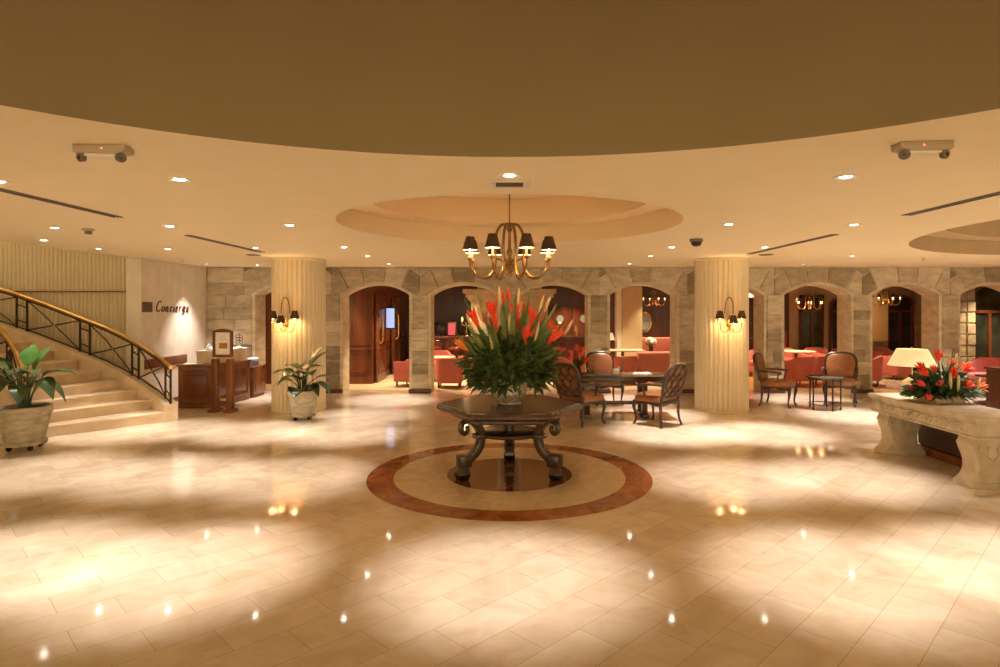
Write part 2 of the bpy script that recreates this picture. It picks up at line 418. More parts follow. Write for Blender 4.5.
def courses(x0, x1, z0, z1, split=False):
    z = z0
    while z < z1-.02:
        h = rnd.uniform(.22, .34)
        if z1-z-h < .15: h = z1-z
        if split:
            x = x0
            while x < x1-.02:
                w_ = rnd.uniform(.35, .7)
                if x1-x-w_ < .25: w_ = x1-x
                stone([(x, z), (x+w_, z), (x+w_, z+h), (x, z+h)]); x += w_
        elif rnd.random() < .22:
            xm = x0+(x1-x0)*rnd.uniform(.35, .65)
            stone([(x0, z), (xm, z), (xm, z+h), (x0, z+h)]); stone([(xm, z), (x1, z), (x1, z+h), (xm, z+h)])
        else: stone([(x0, z), (x1, z), (x1, z+h), (x0, z+h)])
        z += h
for i, c in enumerate(CENT[:-1]):
    l, r = BND[i], BND[i+1]
    courses(c+OW+.055, CENT[i+1]-OW-.055, .09, ZS)
    edges = [-62, -43, -26, -9, 9, 26, 43, 62]
    edges = [e+(rnd.uniform(-3, 3) if abs(e) < 60 else 0) for e in edges]
    for a0, a1 in zip(edges, edges[1:]):
        A0, A1 = R(a0), R(a1); ri = AR+.055; cut = rnd.uniform(.36, .5) if abs(a0+a1) > 50 else 3
        arcs = [A0+(A1-A0)*k/4 for k in range(5)]
        for ra, rb in ((ri, ri+cut), (ri+cut, 4)):
            if ra > 3: continue
            poly = [(c+ra*math.sin(a), AZ0+ra*math.cos(a)) for a in arcs]+[(c+rb*math.sin(a), AZ0+rb*math.cos(a)) for a in (A1, A0)]
            for f in (lambda p: p[0]-l, lambda p: r-p[0], lambda p: p[1]-ZS, lambda p: ZC-.012-p[1]):
                poly = clip(poly, f) if poly else poly
            if len(poly) > 2:
                A = abs(sum(poly[q][0]*poly[(q+1) % len(poly)][1]-poly[(q+1) % len(poly)][0]*poly[q][1] for q in range(len(poly))))/2
                if A > .008: stone(poly)
courses(-6.66, CENT[0]-OW-.055, .09, ZS, True); courses(-6.66, CENT[0]-.97, ZS, ZC-.012, True)
struct(sw.build('wall_back', M['stone'], smooth=0, tint=True))
bb = MB()
for c, c2 in zip(CENT, CENT[1:]): bb.box(c+OW-.01, c2-OW+.01, WY-.045, WY, 0, .085)
bb.box(-6.66, CENT[0]-OW+.01, WY-.045, WY, 0, .085)
struct(bb.build('baseboard_back', M['mahog_dark'], bevel=.006))

# ---------------------------------------------------------------- fluted columns
def column(x, y, label):
    t = thing('column', label, 'column', (x, y, 0), 0, 'fluted round columns')
    NF = 34; seg = NF*8
    def fl_(r, z, a):
        u = (a*NF/(2*PI)) % 1
        return r-.030*max(0, (abs(u-.5)-.32)/.18)
    MB().lathe([(.475, .055), (.475, ZC-.05)], seg, flute=fl_, cap=False).build('shaft', M['fluted'], t, smooth=55)
    MB().lathe([(.485, 0), (.485, .045), (.47, .056)], 96).build('base', M['fluted'], t)
    MB().lathe([(.46, ZC-.055), (.483, ZC-.05), (.483, ZC-.003)], 96).build('necking', M['fluted'], t)
column(-3.885, 11.35, 'fluted cream round column with the potted plant standing in front of it')
column(3.91, 11.35, 'fluted cream round column next to the two leather armchairs and small round table')

# ---------------------------------------------------------------- downlights
g = 'recessed downlights'
dl = thing('downlight', 'recessed downlight just in front of the ceiling grille above the chandelier', 'ceiling light', (0, 4.25, ZC), 0, g)
MB().lathe([(.036, -.001), (.072, -.010), (.080, -.004), (.080, 0)], 28, cap=False).build('trim_ring', M['trim'], dl)
MB().lathe([(1e-4, -.004), (.038, -.004), (.038, -.001)], 24, cap=False).build('lens', M['lens'], dl)
spot((0, 0, -.03), dl)
DL = [
 (-2.35, 4.38, 'recessed downlight beside the emergency light unit on the staircase side', 1.15),
 (2.35, 4.30, 'recessed downlight beside the emergency light unit on the console table side', 1.0),
 (-3.70, 4.45, 'recessed downlight by the near end of the staircase side air slot', 1.15),
 (-3.79, 6.86, 'recessed downlight between the two air slots on the concierge side', .9),
 (-2.42, 6.77, 'recessed downlight between air slots and round recess, concierge side', .8),
 (2.39, 6.70, 'recessed downlight between round recess and black dome camera', .9),
 (3.77, 6.73, 'recessed downlight between the two air slots on the console table side', 1.1),
 (-3.83, 9.28, 'recessed downlight at the far air slot near the plant column', .9),
 (-2.47, 9.18, 'recessed downlight between the plant column and the chandelier recess', .8),
 (2.42, 9.18, 'recessed downlight above the desk chairs just before the bare column', 1.2),
 (3.81, 9.18, 'recessed downlight at the far air slot in front of the bare column', 1.3),
 (-5.24, 9.44, 'recessed downlight over the staircase foot, near the concierge wall', .8),
 (5.96, 10.7, 'recessed downlight above the small round table and leather armchairs', 1.3),
 (-2.47, 10.7, 'recessed downlight before the stone arch with the mahogany door', .8),
 (2.46, 10.7, 'recessed downlight above the writing desk', 1.2),
 (-6.2, 12.6, 'recessed downlight in the corner beside the concierge lettering', .75),
 (-5.30, 12.9, 'recessed downlight close to the stone wall above the concierge counter', 1.0),
 (6.05, 12.65, 'recessed downlight close to the stone wall behind the leather armchairs', 1.15),
 (9.60, 12.8, 'recessed downlight close to the stone wall above the table lamp', 1.15),
 (2.44, 12.5, 'recessed downlight close to the stone wall behind the writing desk', 1.15),
 (-2.45, 12.5, 'recessed downlight close to the stone wall before the mahogany door arch', 1.15),
 (-5.17, 6.99, 'recessed downlight over the big staircase plant, next to the smoke detector', .9),
 (-6.24, 8.24, 'recessed downlight at the stairwell edge, nearer of the two over the stairs', .5),
 (-6.30, 9.43, 'recessed downlight at the stairwell edge, farther of the two over the stairs', .5),
]
for x, y, lab, k in DL:
    o = dup(dl, (x, y, ZC), label=lab)
    s = [c for c in kids(o) if c.type == 'LIGHT'][0]; s.data = s.data.copy(); s.data.spot_size = R(74) if (x, y) == (-6.2, 12.6) else s.data.spot_size; s.data.energy = SPOT_W*k*(1.35 if y > 9 else 1)
# downlights of the same grid over and beside the console, outside the picture
for x, y, k in ((3.75, 4.4, 1.3), (5.3, 7.6, .9), (-5.2, 4.4, .9), (5.3, 4.4, 1)): spot((x, y, ZC-.03), power=SPOT_W*k)

# unseen spots added in the large side recess to brighten the console side
for x, y, k in ((7.2, 6.6, 1.2), (9.2, 8.6, 1.3), (7.4, 9.0, 1.2), (9.4, 6.2, 1.0)): spot((x, y, ZC+.54), power=SPOT_W*k, size=105, blend=.8)
# ---------------------------------------------------------------- ceiling fittings
def slot(x, y0, y1, label):
    t = thing('air_slot', label, 'air vent', (x, y0, ZC), 0, 'linear ceiling air slots')
    m = MB(); L_ = y1-y0
    m.box(-.045, -.03, 0, L_, -.008, 0); m.box(.03, .045, 0, L_, -.008, 0)
    m.build('frame', M['slot'], t, smooth=0)
    m = MB(); m.box(-.03, -.006, 0, L_, -.003, 0); m.box(.006, .03, 0, L_, -.003, 0); m.build('slot_opening', M['dark'], t, smooth=0)
    MB().box(-.006, .006, 0, L_, -.007, 0).build('divider', M['slot'], t, smooth=0)
slot(-3.93, 4.0, 6.18, 'near linear air slot in the ceiling on the staircase side')
slot(-4.02, 7.69, 10.0, 'linear air slot in the ceiling ending at the plant column')
slot(3.9, 4.2, 6.05, 'near linear air slot in the ceiling on the console table side')
slot(4.02, 7.59, 10.35, 'linear air slot in the ceiling ending at the bare column')
def emergency(x, y, rz, flip, label):
    t = thing('emergency_light', label, 'emergency light', (x, y, ZC), rz, 'twin head emergency lights')
    prof = [(-.165, 0), (-.165, -.05), (-.15, -.062), (.10, -.062), (.16, -.045), (.165, -.02), (.165, 0)]
    MB().prism([(a*flip, b) for a, b in prof], 'y', -.06, .06).build('housing', M['grey_plastic'], t, bevel=.006)
    MB().box(-.10, .10, -.045, .045, -.078, -.060).build('battery_cover', M['trim'], t, bevel=.004)
    for s in (-1, 1):
        h = MB().lathe([(.012, .0), (.03, .004), (.034, .03), (.028, .036)], 18)
        h.xf(Matrix.Translation((s*.115, -.01, -.082)) @ Matrix.Rotation(R(28*s), 4, 'Z') @ Matrix.Rotation(R(100), 4, 'X'))
        hd = h.build('lamp_head', M['slot'], t)
        g_ = MB().lathe([(1e-4, .037), (.026, .035)], 16, cap=False)
        g_.xf(Matrix.Translation((s*.115, -.01, -.082)) @ Matrix.Rotation(R(28*s), 4, 'Z') @ Matrix.Rotation(R(100), 4, 'X'))
        g_.build('lamp_glass', M['black'], hd)
    t.scale = (.86, .86, .80)
    MB().ball((.02*flip, -.061, -.028), .006).build('indicator', M['led'], t, label='small red indicator light')
emergency(-2.31, 3.50, R(4), 1, 'twin head emergency light on the ceiling on the staircase side')
emergency(2.30, 3.43, R(-4), -1, 'twin head emergency light on the ceiling on the console table side')
t = thing('ceiling_grille', 'small rectangular ceiling grille between the drum edge and the chandelier recess', 'air vent', (0, 4.53, ZC))
m = MB(); m.box(-.155, -.10, -.13, .13, -.012, 0); m.box(.10, .155, -.13, .13, -.012, 0); m.box(-.10, .10, -.13, -.085, -.012, 0); m.box(-.10, .10, .085, .13, -.012, 0)
m.build('frame', M['trim'], t, bevel=.003)
m = MB()
for k in range(6): m.box(-.10, .10, -.08+k*.030, -.074+k*.030, -.010, -.001)
m.build('louvre', M['slot'], t, smooth=0); MB().box(-.10, .10, -.085, .085, -.002, 0).build('opening', M['dark'], t, smooth=0)
t = thing('dome_camera', 'black dome security camera on the ceiling near the bare column', 'security camera', (2.47, 8.13, ZC))
MB().lathe([(.085, 0), (.085, -.03), (.075, -.04)], 24).build('base', M['slot'], t)
MB().lathe([(.07, -.04), (.065, -.065), (.045, -.09), (1e-4, -.10)], 24, cap=False).build('dome', M['black'], t)
t = thing('smoke_detector', 'round smoke detector on the ceiling above the staircase plant', 'smoke detector', (-4.87, 7.11, ZC))
MB().lathe([(.065, 0), (.065, -.018), (.045, -.024)], 24).build('base', M['grey_plastic'], t)
MB().lathe([(.036, -.024), (.040, -.05), (.028, -.06), (1e-4, -.062)], 24, cap=False).build('sensor', M['slot'], t)
for (x, y, lab) in ((-6.0, 11.3, 'sprinkler head in the ceiling above the concierge sign stand'), (7.4, 11.0, 'sprinkler head in the ceiling above the table lamp side')):
    t = thing('sprinkler', lab, 'sprinkler', (x, y, ZC), 0, 'ceiling sprinkler heads')
    MB().lathe([(.03, 0), (.03, -.006), (.012, -.012), (.010, -.04)], 16).build('body', M['trim'], t)
    MB().lathe([(.022, -.045), (.022, -.05)], 16).build('deflector', M['slot'], t)
for (x, y, lab) in ((-4.37, 10.5, 'round black speaker grille in the ceiling by the plant column'), (4.36, 10.45, 'round black speaker grille in the ceiling by the bare column')):
    t = thing('ceiling_speaker', lab, 'speaker', (x, y, ZC), 0, 'round ceiling speakers')
    MB().lathe([(.09, 0), (.11, -.01), (.12, -.006), (.12, 0)], 28, cap=False).build('rim', M['slot'], t)
    MB().lathe([(1e-4, -.006), (.095, -.003)], 28, cap=False).build('grille', M['dark'], t)

# ---------------------------------------------------------------- chandelier and sconces
def shade_set(parent, p, s=1.0, k=1.0, watt=5):
    """candle, bulb and cone shade at local point p, all under one arm"""
    x, y, z = p
    MB().lathe([(.028*s, 0), (.032*s, .012*s), (.012*s, .02*s), (.011*s, .085*s)], 12, p).build('candle', M['ceramic'], parent)
    MB().lathe([(.008*s, .085*s), (.018*s, .11*s), (.012*s, .135*s), (1e-4, .155*s)], 10, p, cap=False).build('bulb', M['bulb'], parent)
    a, b, z0, z1 = .084*s, .045*s, .090*s, .235*s
    MB().lathe([(a, z0), (b, z1), (b-.003, z1), (a-.004, z0), (a, z0)], 20, p, cap=False).build('shade', M['shade'], parent)
    MB().lathe([(a-.0045, z0+.001), (b-.0035, z1-.001)], 20, p, cap=False).build('shade_lining', M['shade_in'], parent)
    if watt: point((x, y, z+.12*s), watt, rad=.02, parent=parent)
def chandelier(loc, s, top, name_label, cat, n=8, rad=.46, a0=22.5, watt=5, group=None):
    t = thing('chandelier', name_label, cat, loc, 0, group)
    # origin = bottom of the body; heights scaled by s
    m = MB().lathe([(.004, .02), (.03, .03), (.022, .05), (.05, .09), (.062, .13), (.03, .18), (.02, .24), (.035, .29), (.018, .34), (.014, .50), (.032, .54), (.018, .585), (.01, .62)], 18)
    m.xf(Matrix.Scale(s, 4)).build('centre_stem', M['bronze'], t)
    MB().tube([(0, 0, .61*s), (0, 0, top)], .007*s, 8).build('hanging_rod', M['bronze'], t)
    MB().lathe([(.002, top-.03), (.05, top-.02), (.06, top)], 18).build('ceiling_cup', M['bronze'], t)
    for k in range(n):
        a = R(a0+360*k/n); ca, sa = math.cos(a), math.sin(a)
        def P(r, z): return (r*ca*s, r*sa*s, z*s)
        path = crom([P(.03, .60), P(.10, .585), P(.155, .50), P(.175, .36), P(.165, .22), P(.19, .08), P(.27, .005), P(.37, .02), P(rad-.01, .11), P(rad, .19)], 5)
        m = MB().tube(path, [(.010+.004*math.sin(PI*i/(len(path)-1)))*s for i in range(len(path))], 8)
        m.lathe([(.006, -.012), (.030, .0), (.018, .012), (.02, .03)], 12, P(rad, .19)) if s == 1 else None
        m.tube([P(.165, .22), P(.10, .20), P(.05, .13)], .007*s, 6)
        arm = m.build('arm', M['bronze'], t)
        shade_set(arm, P(rad, .205), s, watt=watt)
    return t
chandelier((0, 6.8, 2.19), 1.0, 3.335-2.19, 'eight arm bronze chandelier with small dark shades hanging in the round recess', 'chandelier', watt=6)
def sconce(x, y, label):
    t = thing('wall_sconce', label, 'wall lamp', (x, y, 1.45), 0, 'three light column sconces')
    MB().lathe([(.004, -.015), (.05, 0), (.055, .014), (1e-4, .02)], 20).xf(Matrix.Translation((0, -.005, .13)) @ Matrix.Rotation(R(90), 4, 'X')).build('back_plate', M['brass'], t)
    hp = crom([(-.075, -.04, .32), (-.07, -.05, .45), (-.045, -.055, .56), (0, -.055, .605), (.045, -.055, .56), (.07, -.05, .45), (.075, -.04, .32)], 5)
    MB().tube(hp, .010, 8).build('hoop', M['bronze'], t)
    m = MB().lathe([(.003, -.05), (.02, -.03), (.012, 0), (.028, .05), (.034, .10), (.016, .16), (.012, .24)], 14, (0, -.07, .05)); m.tube([(0, -.07, .18), (0, -.01, .16)], .012)
    m.build('stem', M['brass'], t)
    for dx, dy, dz in ((-.19, -.13, .14), (0, -.26, .06), (.19, -.13, .14)):
        q = crom([(0, -.07, .10), (dx*.35, -.07+(dy+.07)*.4, .00), (dx*.85, -.07+(dy+.07)*.9, .02), (dx, dy, dz)], 6)
        m = MB().tube(q, .008, 8); m.lathe([(.006, -.012), (.026, .0), (.016, .012)], 12, (dx, dy, dz))
        arm = m.build('arm', M['brass'], t); shade_set(arm, (dx, dy, dz+.008), .95, watt=13)
sconce(-3.95, 10.885, 'brass three shade sconce glowing on the plant column')
sconce(3.87, 10.885, 'brass three shade sconce glowing on the bare column')

# ---------------------------------------------------------------- hexagonal centre table
t = thing('centre_table', 'dark wooden hexagonal table with scrolled legs on the round marble inlay', 'table', (0, 6.97, 0))
hexa = lambda r: [(r*math.cos(R(60*k)), r*math.sin(R(60*k))) for k in range(6)]
m = MB()
hz = [(.765, .690), (.80, .705), (.825, .722), (.828, .755), (.812, .776), (.79, .786), (.78, .788)]
for (r0, z0), (r1, z1) in zip(hz, hz[1:]):
    A = hexa(r0); B = hexa(r1)
    m.add([(x, y, z0) for x, y in A]+[(x, y, z1) for x, y in B], [(i, (i+1) % 6, 6+(i+1) % 6, 6+i) for i in range(6)])
m.add([(x, y, .788) for x, y in hexa(.78)], [tuple(range(6))]); m.add([(x, y, .690) for x, y in hexa(.765)], [tuple(range(6))])
m.build('tabletop', M['table_wood'], t, smooth=25)
m = MB(); H = hexa(.803)
for i in range(6):
    a = Vector((*H[i], .735)); b = Vector((*H[(i+1) % 6], .735)); n = int((b-a).length/.028)
    for k in range(n):
        p = a.lerp(b, (k+.5)/n)*1.0; q = Vector((p.x*1.028, p.y*1.028, .735)); m.ball(q, .011, 6, 4)
m.build('bead_moulding', M['mahogany'], t)
MB().prism(hexa(.66), 'z', .640, .692).build('apron', M['table_wood'], t, bevel=.008)
MB().lathe([(.30, .43), (.345, .435), (.355, .45), (.35, .47), (.33, .478)], 48).build('lower_shelf', M['table_wood'], t)
MB().lathe([(.03, .64), (.06, .62), (.075, .57), (.05, .50), (.055, .478)], 20).build('shelf_finial', M['table_wood'], t)
for ang in (90, 210, 330):
    a = R(ang); ca, sa = math.cos(a), math.sin(a)
    P = lambda r, z: (r*ca, r*sa, z)
    path = crom([P(.50, .645), P(.44, .60), P(.385, .53), P(.365, .45), P(.375, .37), P(.42, .29), P(.50, .225), P(.575, .20)], 6)
    m = MB().tube(path, [.062]*len(path), 4, up=(-sa, ca, 0), flat=.95)
    leg = m.build('leg', M['table_wood'], t, smooth=30, bevel=.006)
    def rbox(r0, r1, w_, z0, z1, r0b=None, r1b=None, wb=None):
        r0b = r0 if r0b is None else r0b; r1b = r1 if r1b is None else r1b; wb = wb or w_
        vs = []
        for (q0, q1, ww, z) in ((r0b, r1b, wb, z0), (r0, r1, w_, z1)):
            for rr, s_ in ((q0, -1), (q1, -1), (q1, 1), (q0, 1)): vs.append((rr*ca-s_*ww/2*sa, rr*sa+s_*ww/2*ca, z))
        return MB().add(vs, [(3, 2, 1, 0), (4, 5, 6, 7), (0, 1, 5, 4), (1, 2, 6, 5), (2, 3, 7, 6), (3, 0, 4, 7)])
    rbox(.50, .64, .125, .135, .265).build('foot_block', M['table_wood'], leg, bevel=.008)
    rbox(.535, .615, .085, .06, .137, .52, .66, .14).build('foot', M['table_wood'], leg, bevel=.006)
    rbox(.52, .665, .145, 0, .062, .54, .64, .12).build('foot_pad', M['black'], leg, bevel=.008)
    rbox(.30, .44, .14, .425, .475).build('collar', M['table_wood'], leg, bevel=.006)
    vol = [P(.56+(.062-.0024*k)*math.cos(R(100-22*k)), .545+(.078-.003*k)*math.sin(R(100-22*k))) for k in range(16)]
    MB().tube([P(.545, .655)]+vol, [.034]+[.034-.0009*k for k in range(16)], 6, up=(-sa, ca, 0)).build('scroll', M['table_wood'], leg)

# ---------------------------------------------------------------- flower arrangements
def bloom(mb, base, tip, s, rg, n=8, flare=.72):
    b = Vector(base); d = (Vector(tip)-b); L_ = d.length; d.normalize(); o = d.orthogonal().normalized(); o2 = d.cross(o)
    for k in range(n):
        a = 2*PI*k/n+rg.uniform(-.2, .2); side = o*math.cos(a)+o2*math.sin(a)
        ln = L_*rg.uniform(.75, 1.08); fl = flare*rg.uniform(.5, 1.1)*(0.35 if k % 2 else 1)
        st = b+d*L_*rg.uniform(0, .25)
        p = [st, st+d*ln*.35+side*s*.55*fl, st+d*ln*.7+side*s*.95*fl, st+d*ln+side*s*1.25*fl]
        mb.tube(p, [s*.08, s*.17, s*.14, s*.015], 6)
def strap(mb, p0, p1, w_, bend, rg, n=7):
    p0 = Vector(p0); p1 = Vector(p1); md = (p0+p1)/2+Vector((0, 0, bend))
    pts = [p0*(1-t)**2+md*2*t*(1-t)+p1*t*t for t in [i/n for i in range(n+1)]]
    up = Vector((rg.uniform(-.7, .7), rg.choice((-1, -1, 1)), rg.uniform(-.4, .7)))
    mb.leaf(pts, [w_*max(.03, math.sin(PI*(.10+.88*i/n))**.7) for i in range(n+1)], .25, up)
def small_leaf(mb, p, d, l, w_):
    p = Vector(p); d = Vector(d).normalized(); mb.leaf([p, p+d*l*.5+Vector((0, 0, l*.05)), p+d*l-Vector((0, 0, l*.05))], [w_*.3, w_, w_*.05], .2, (0.1, -.5, 1))
# silver vase
VZ = .788
t = thing('vase', 'round hammered silver vase on the hexagonal centre table', 'vase', (0, 6.90, VZ))
MB().lathe([(.11, 0), (.135, .006), (.125, .02), (.17, .07), (.197, .14), (.19, .21), (.165, .26), (.172, .275), (.165, .275), (.155, .26), (.16, .2), (.001, .18)], 36, cap=True).build('body', M['silver'], t)
MB().lathe([(.168, .268), (.182, .274), (.182, .286), (.168, .290)], 36, cap=False).build('rim', M['silver'], t)
rg = random.Random(11)
t = thing('flower_arrangement', 'tall arrangement of red ginger blooms and green leaves in the silver vase', 'flowers', (0, 6.90, VZ+.20))
# image-plane sized offsets (x, z) of the blooms above the vase mouth, y pushed forward / back
BL = [(-.50, .44, -.10, -.12, .10, 1), (-.37, .72, -.12, -.08, .15, 1.1), (-.19, .80, -.05, -.05, .16, 1.2), (-.16, .66, -.2, -.03, .16, 1.2), (-.04, .93, .0, .02, .16, .9),
      (.06, .80, -.12, .02, .15, 1), (.17, .80, .05, .04, .17, 1.1), (.27, .70, -.08, .05, .15, 1.3), (.19, .55, -.2, .03, .16, 1.2), (.40, .62, .0, .12, .12, 1.1), (.47, .53, -.12, .16, .13, 1.2), (-.28, .74, .12, -.04, .14, 1.0), (.10, .66, .2, .0, .14, 1)]
for i, (x, z, y, dx, dz, s) in enumerate(BL):
    f = MB(); bloom(f, (x-dx*.4, y, z-dz*.5), (x+dx*.6, y, z+dz*.75), .075*s, rg, 16); fo = f.build('flower', M['flower_orange'] if i in (0,) else M['flower'], t)
    MB().tube([(x*.12, y*.2, -.08), (x*.55, y*.6, z*.5), (x-dx*.5, y, z-dz*.6)], .009, 6).build('flower_stem', M['stem'], fo)
for x, z, y in ((-.33, .82, -.1), (-.11, 1.02, -.05), (.10, 1.0, -.05), (.36, .93, 0), (.43, .92, .05), (.66, .66, -.05), (-.45, .72, 0), (.0, .72, -.22), (-.20, .52, -.24), (.30, .62, -.2), (-.40, .60, -.05)):
    d = Vector((x*.3, 0, .35)).normalized(); b = Vector((x, y, z))
    MB().tube([b-d*.10, b-d*.04, b+d*.04, b+d*.10], [.008, .017, .016, .003], 7).build('bud', M['bud'], t)
for k in range(58):
    an = rg.uniform(-1.25, 1.25); L_ = rg.uniform(.60, 1.0)*(1-.18*abs(an))
    tx = math.sin(an)*L_*.82; tz = math.cos(an)*L_*1.08+.04
    if k < 9: tx, tz = ((-.52, .98), (-.38, 1.08), (-.05, 1.10), (.24, 1.10), (.52, .92), (.62, .70), (-.58, .62), (-.66, .30), (.62, .38))[k]
    ty = rg.uniform(-.38, .3)
    m = MB(); strap(m, (tx*.1, ty*.15, -.05), (tx, ty, tz), rg.uniform(.020, .036), rg.uniform(.0, .16), rg); m.build('strap_leaf', M['strap'] if k % 3 else M['leaf_bright'], t)
m = MB()
for k in range(1500):
    th = rg.uniform(0, 2*PI); ph = math.acos(rg.uniform(-.75, 1)); u = rg.uniform(.35, 1)**.6
    dx, dy, dz = math.sin(ph)*math.cos(th), math.sin(ph)*math.sin(th), math.cos(ph)
    p = Vector((dx*.50*u, dy*.42*u, .22+dz*.36*u))
    if p.z < (.08 if math.hypot(p.x, p.y) < .24 else .0): continue
    d = Vector((dx+rg.uniform(-.6, .6), dy+rg.uniform(-.6, .6), dz*.7+rg.uniform(-.5, .5)))
    small_leaf(m, p, d, rg.uniform(.07, .17), rg.uniform(.014, .032))
m.build('foliage', M['fern'], t, smooth=0)['kind'] = 'stuff'
m = MB()
for k in range(40):
    th = rg.uniform(0, 2*PI); r_ = rg.uniform(.3, .52)
    m.tube([(.03*math.cos(th), .03*math.sin(th), -.05), (r_*.55*math.cos(th), r_*.5*math.sin(th), .16), (r_*math.cos(th), r_*.75*math.sin(th), rg.uniform(.05, .35))], .004, 5)
m.build('stems', M['stem'], t)['kind'] = 'stuff'

# ---------------------------------------------------------------- potted plants
def plant(loc, s, label, plabel, leaves, seed, group='broad leaved pot plants'):
    rg = random.Random(seed)
    t = thing('plant_pot', plabel, 'plant pot', loc, 0, 'pale stone plant pots on castors')
    m = MB().lathe([(.16, .085), (.185, .09), (.238, .36), (.242, .40), (.256, .405), (.263, .43), (.261, .485), (.25, .495), (.236, .495), (.23, .45), (.001, .44)], 40)
    m.xf(Matrix.Scale(s, 4)).build('pot', M['pot'], t)
    MB().lathe([(.175, .055), (.205, .06), (.212, .075), (.212, .10), (.18, .104)], 40).xf(Matrix.Scale(s, 4)).build('dolly', M['pot'], t)
    MB().lathe([(.001, .475), (.232, .47), (.232, .46)], 30, cap=False).xf(Matrix.Scale(s, 4)).build('soil', M['soil'], t)
    for k in range(4):
        a = R(45+90*k+12)
        MB().lathe([(.004, -.018), (.026, -.016), (.028, 0), (.026, .016), (.004, .018)], 14).xf(Matrix.Scale(s, 4) @ Matrix.Translation((.15*math.cos(a), .15*math.sin(a), .028)) @ Matrix.Rotation(R(90), 4, 'X') @ Matrix.Rotation(R(30*k), 4, 'Y')).build('castor', M['black'], t)
    p = thing('potted_plant', label, 'plant', (loc[0], loc[1], loc[2]+.465*s), 0, group)
    for (az, reach, high, droop, ln, wd, br) in leaves:
        a = R(az); ca, sa = math.cos(a), math.sin(a); hi = high
        st = Vector((ca*.05, sa*.05, -.02)); el = Vector((ca*reach*.55, sa*reach*.55, hi))
        mid1 = Vector((ca*reach*.22, sa*reach*.22, hi*.65))
        stem = MB().tube(bez(st, mid1, mid1*.4+el*.6, el, 6), [.012, .011, .010, .009, .008, .007, .006], 6).build('leaf_stalk', M['stem'] if br else M['leaf'], p)
        end = Vector((ca*(reach*.55+ln), sa*(reach*.55+ln), hi+droop))
        c1 = el+Vector((ca*ln*.4, sa*ln*.4, max(.04, ln*.28) if droop < .2 else droop*.6)); n = 9
        pts = [el*(1-u)**2+c1*2*u*(1-u)+end*u*u for u in [i/n for i in range(n+1)]]
        wid = [wd*1.45*max(.03, math.sin(PI*min(1, (.04+.95*i/n))**.85)) for i in range(n+1)]
        MB().leaf(pts, wid, .30, (0, 0, 1) if droop < .25 else (-ca, -sa, .6)).build('leaf', M['leaf_bright'] if br else M['leaf'], stem)
big = [(5, .42, .42, .02, .42, .075, 0), (-20, .34, .36, -.22, .36, .095, 0), (18, .30, .30, -.25, .30, .10, 0), (60, .20, .50, .30, .20, .085, 1), (100, .12, .55, .28, .16, .08, 1), (175, .42, .42, -.02, .40, .09, 0),
       (200, .34, .52, .10, .30, .09, 0), (-60, .3, .30, -.20, .28, .09, 0), (-100, .3, .36, -.2, .26, .09, 0), (-150, .36, .38, -.15, .35, .09, 0), (150, .3, .42, .04, .36, .085, 0), (230, .24, .58, .12, .25, .08, 0), (-35, .2, .46, .0, .30, .085, 0), (120, .3, .35, -.1, .4, .08, 0), (-80, .15, .45, .02, .26, .08, 0)]
plant((-6.40, 8.12, 0), 1.16, 'large dark green broad leaved plant in the pot at the staircase foot', 'large pale stone pot on castors at the staircase foot', big, 3)
small = [(170, .30, .30, -.03, .40, .055, 0), (195, .28, .16, -.08, .34, .05, 0), (10, .34, .20, -.05, .40, .05, 0), (-15, .34, .12, -.18, .36, .055, 0), (45, .22, .42, .34, .30, .05, 0), (30, .20, .40, .28, .34, .05, 0), (-80, .15, .24, -.02, .24, .085, 0),
         (-50, .2, .30, .0, .28, .08, 0), (-120, .2, .30, -.02, .28, .08, 0), (100, .14, .34, .12, .2, .045, 0), (150, .24, .38, .02, .3, .055, 0), (-95, .16, .04, -.1, .22, .09, 0), (220, .26, .24, -.12, .28, .055, 0), (-35, .22, .10, -.16, .3, .06, 0), (20, .1, .36, .05, .28, .06, 0)]
small = [(a, b, c, d, e, f*1.3, g) for a, b, c, d, e, f, g in small]
plant((-3.47, 10.32, 0), 1.0, 'smaller broad leaved plant in the pot in front of the fluted column', 'smaller pale stone pot on castors in front of the fluted column', small, 4)

# ---------------------------------------------------------------- carved stone console
t = thing('console_table', 'long carved pale stone console table with scrolled supports beside the sofa', 'console table', (4.66, 6.15, 0))
# local: x across (0..0.66), y along the length (0..1.86)
top = MB().box(0, .66, 0, 1.86, .715, .762); top.box(.02, .64, .02, 1.84, .695, .716)
top.build('top_slab', M['carve'], t, bevel=.010)
MB().box(.045, .615, .045, 1.815, .555, .696).build('frieze', M['carve'], t, bevel=.006)
m = MB().box(.03, .63, .03, 1.83, .535, .558); m.build('lower_moulding', M['carve'], t, bevel=.006)
m = MB()
for x0 in (.030,):
    for k in range(9):  # leafy running scroll on the long face
        yc = .30+.157*k
        for tt, sg in ((0, 1), (PI, 1)):
            pts = [(x0+.012, yc+(.040-.0052*i)*math.cos(tt+i*.62)*1.1+(0 if tt == 0 else .0), .627+(.046-.006*i)*math.sin(tt+i*.62)) for i in range(7)]
            m.tube(pts, [.020-.0015*i for i in range(7)], 6)
        m.tube([(x0+.012, yc-.075, .655), (x0+.008, yc-.035, .60), (x0+.012, yc+.0, .585)], [.013, .021, .008], 6)
m.build('carved_scrolls', M['carve'], t)
m = MB()
for (y0, y1) in ((.03, .215), (1.645, 1.83)): m.box(.035, .05, y0, y1, .565, .690)
m.build('corner_blocks', M['carve'], t, bevel=.006)
half = [(.225, .535), (.20, .535), (.20, .50), (.215, .47), (.220, .43), (.210, .385), (.183, .33), (.165, .27), (.160, .20), (.172, .145), (.20, .10), (.225, .08), (.24, .075), (.24, 0)]
prof = [(.32-a, b) for a, b in half]+[(.32+a, b) for a, b in half[::-1]]
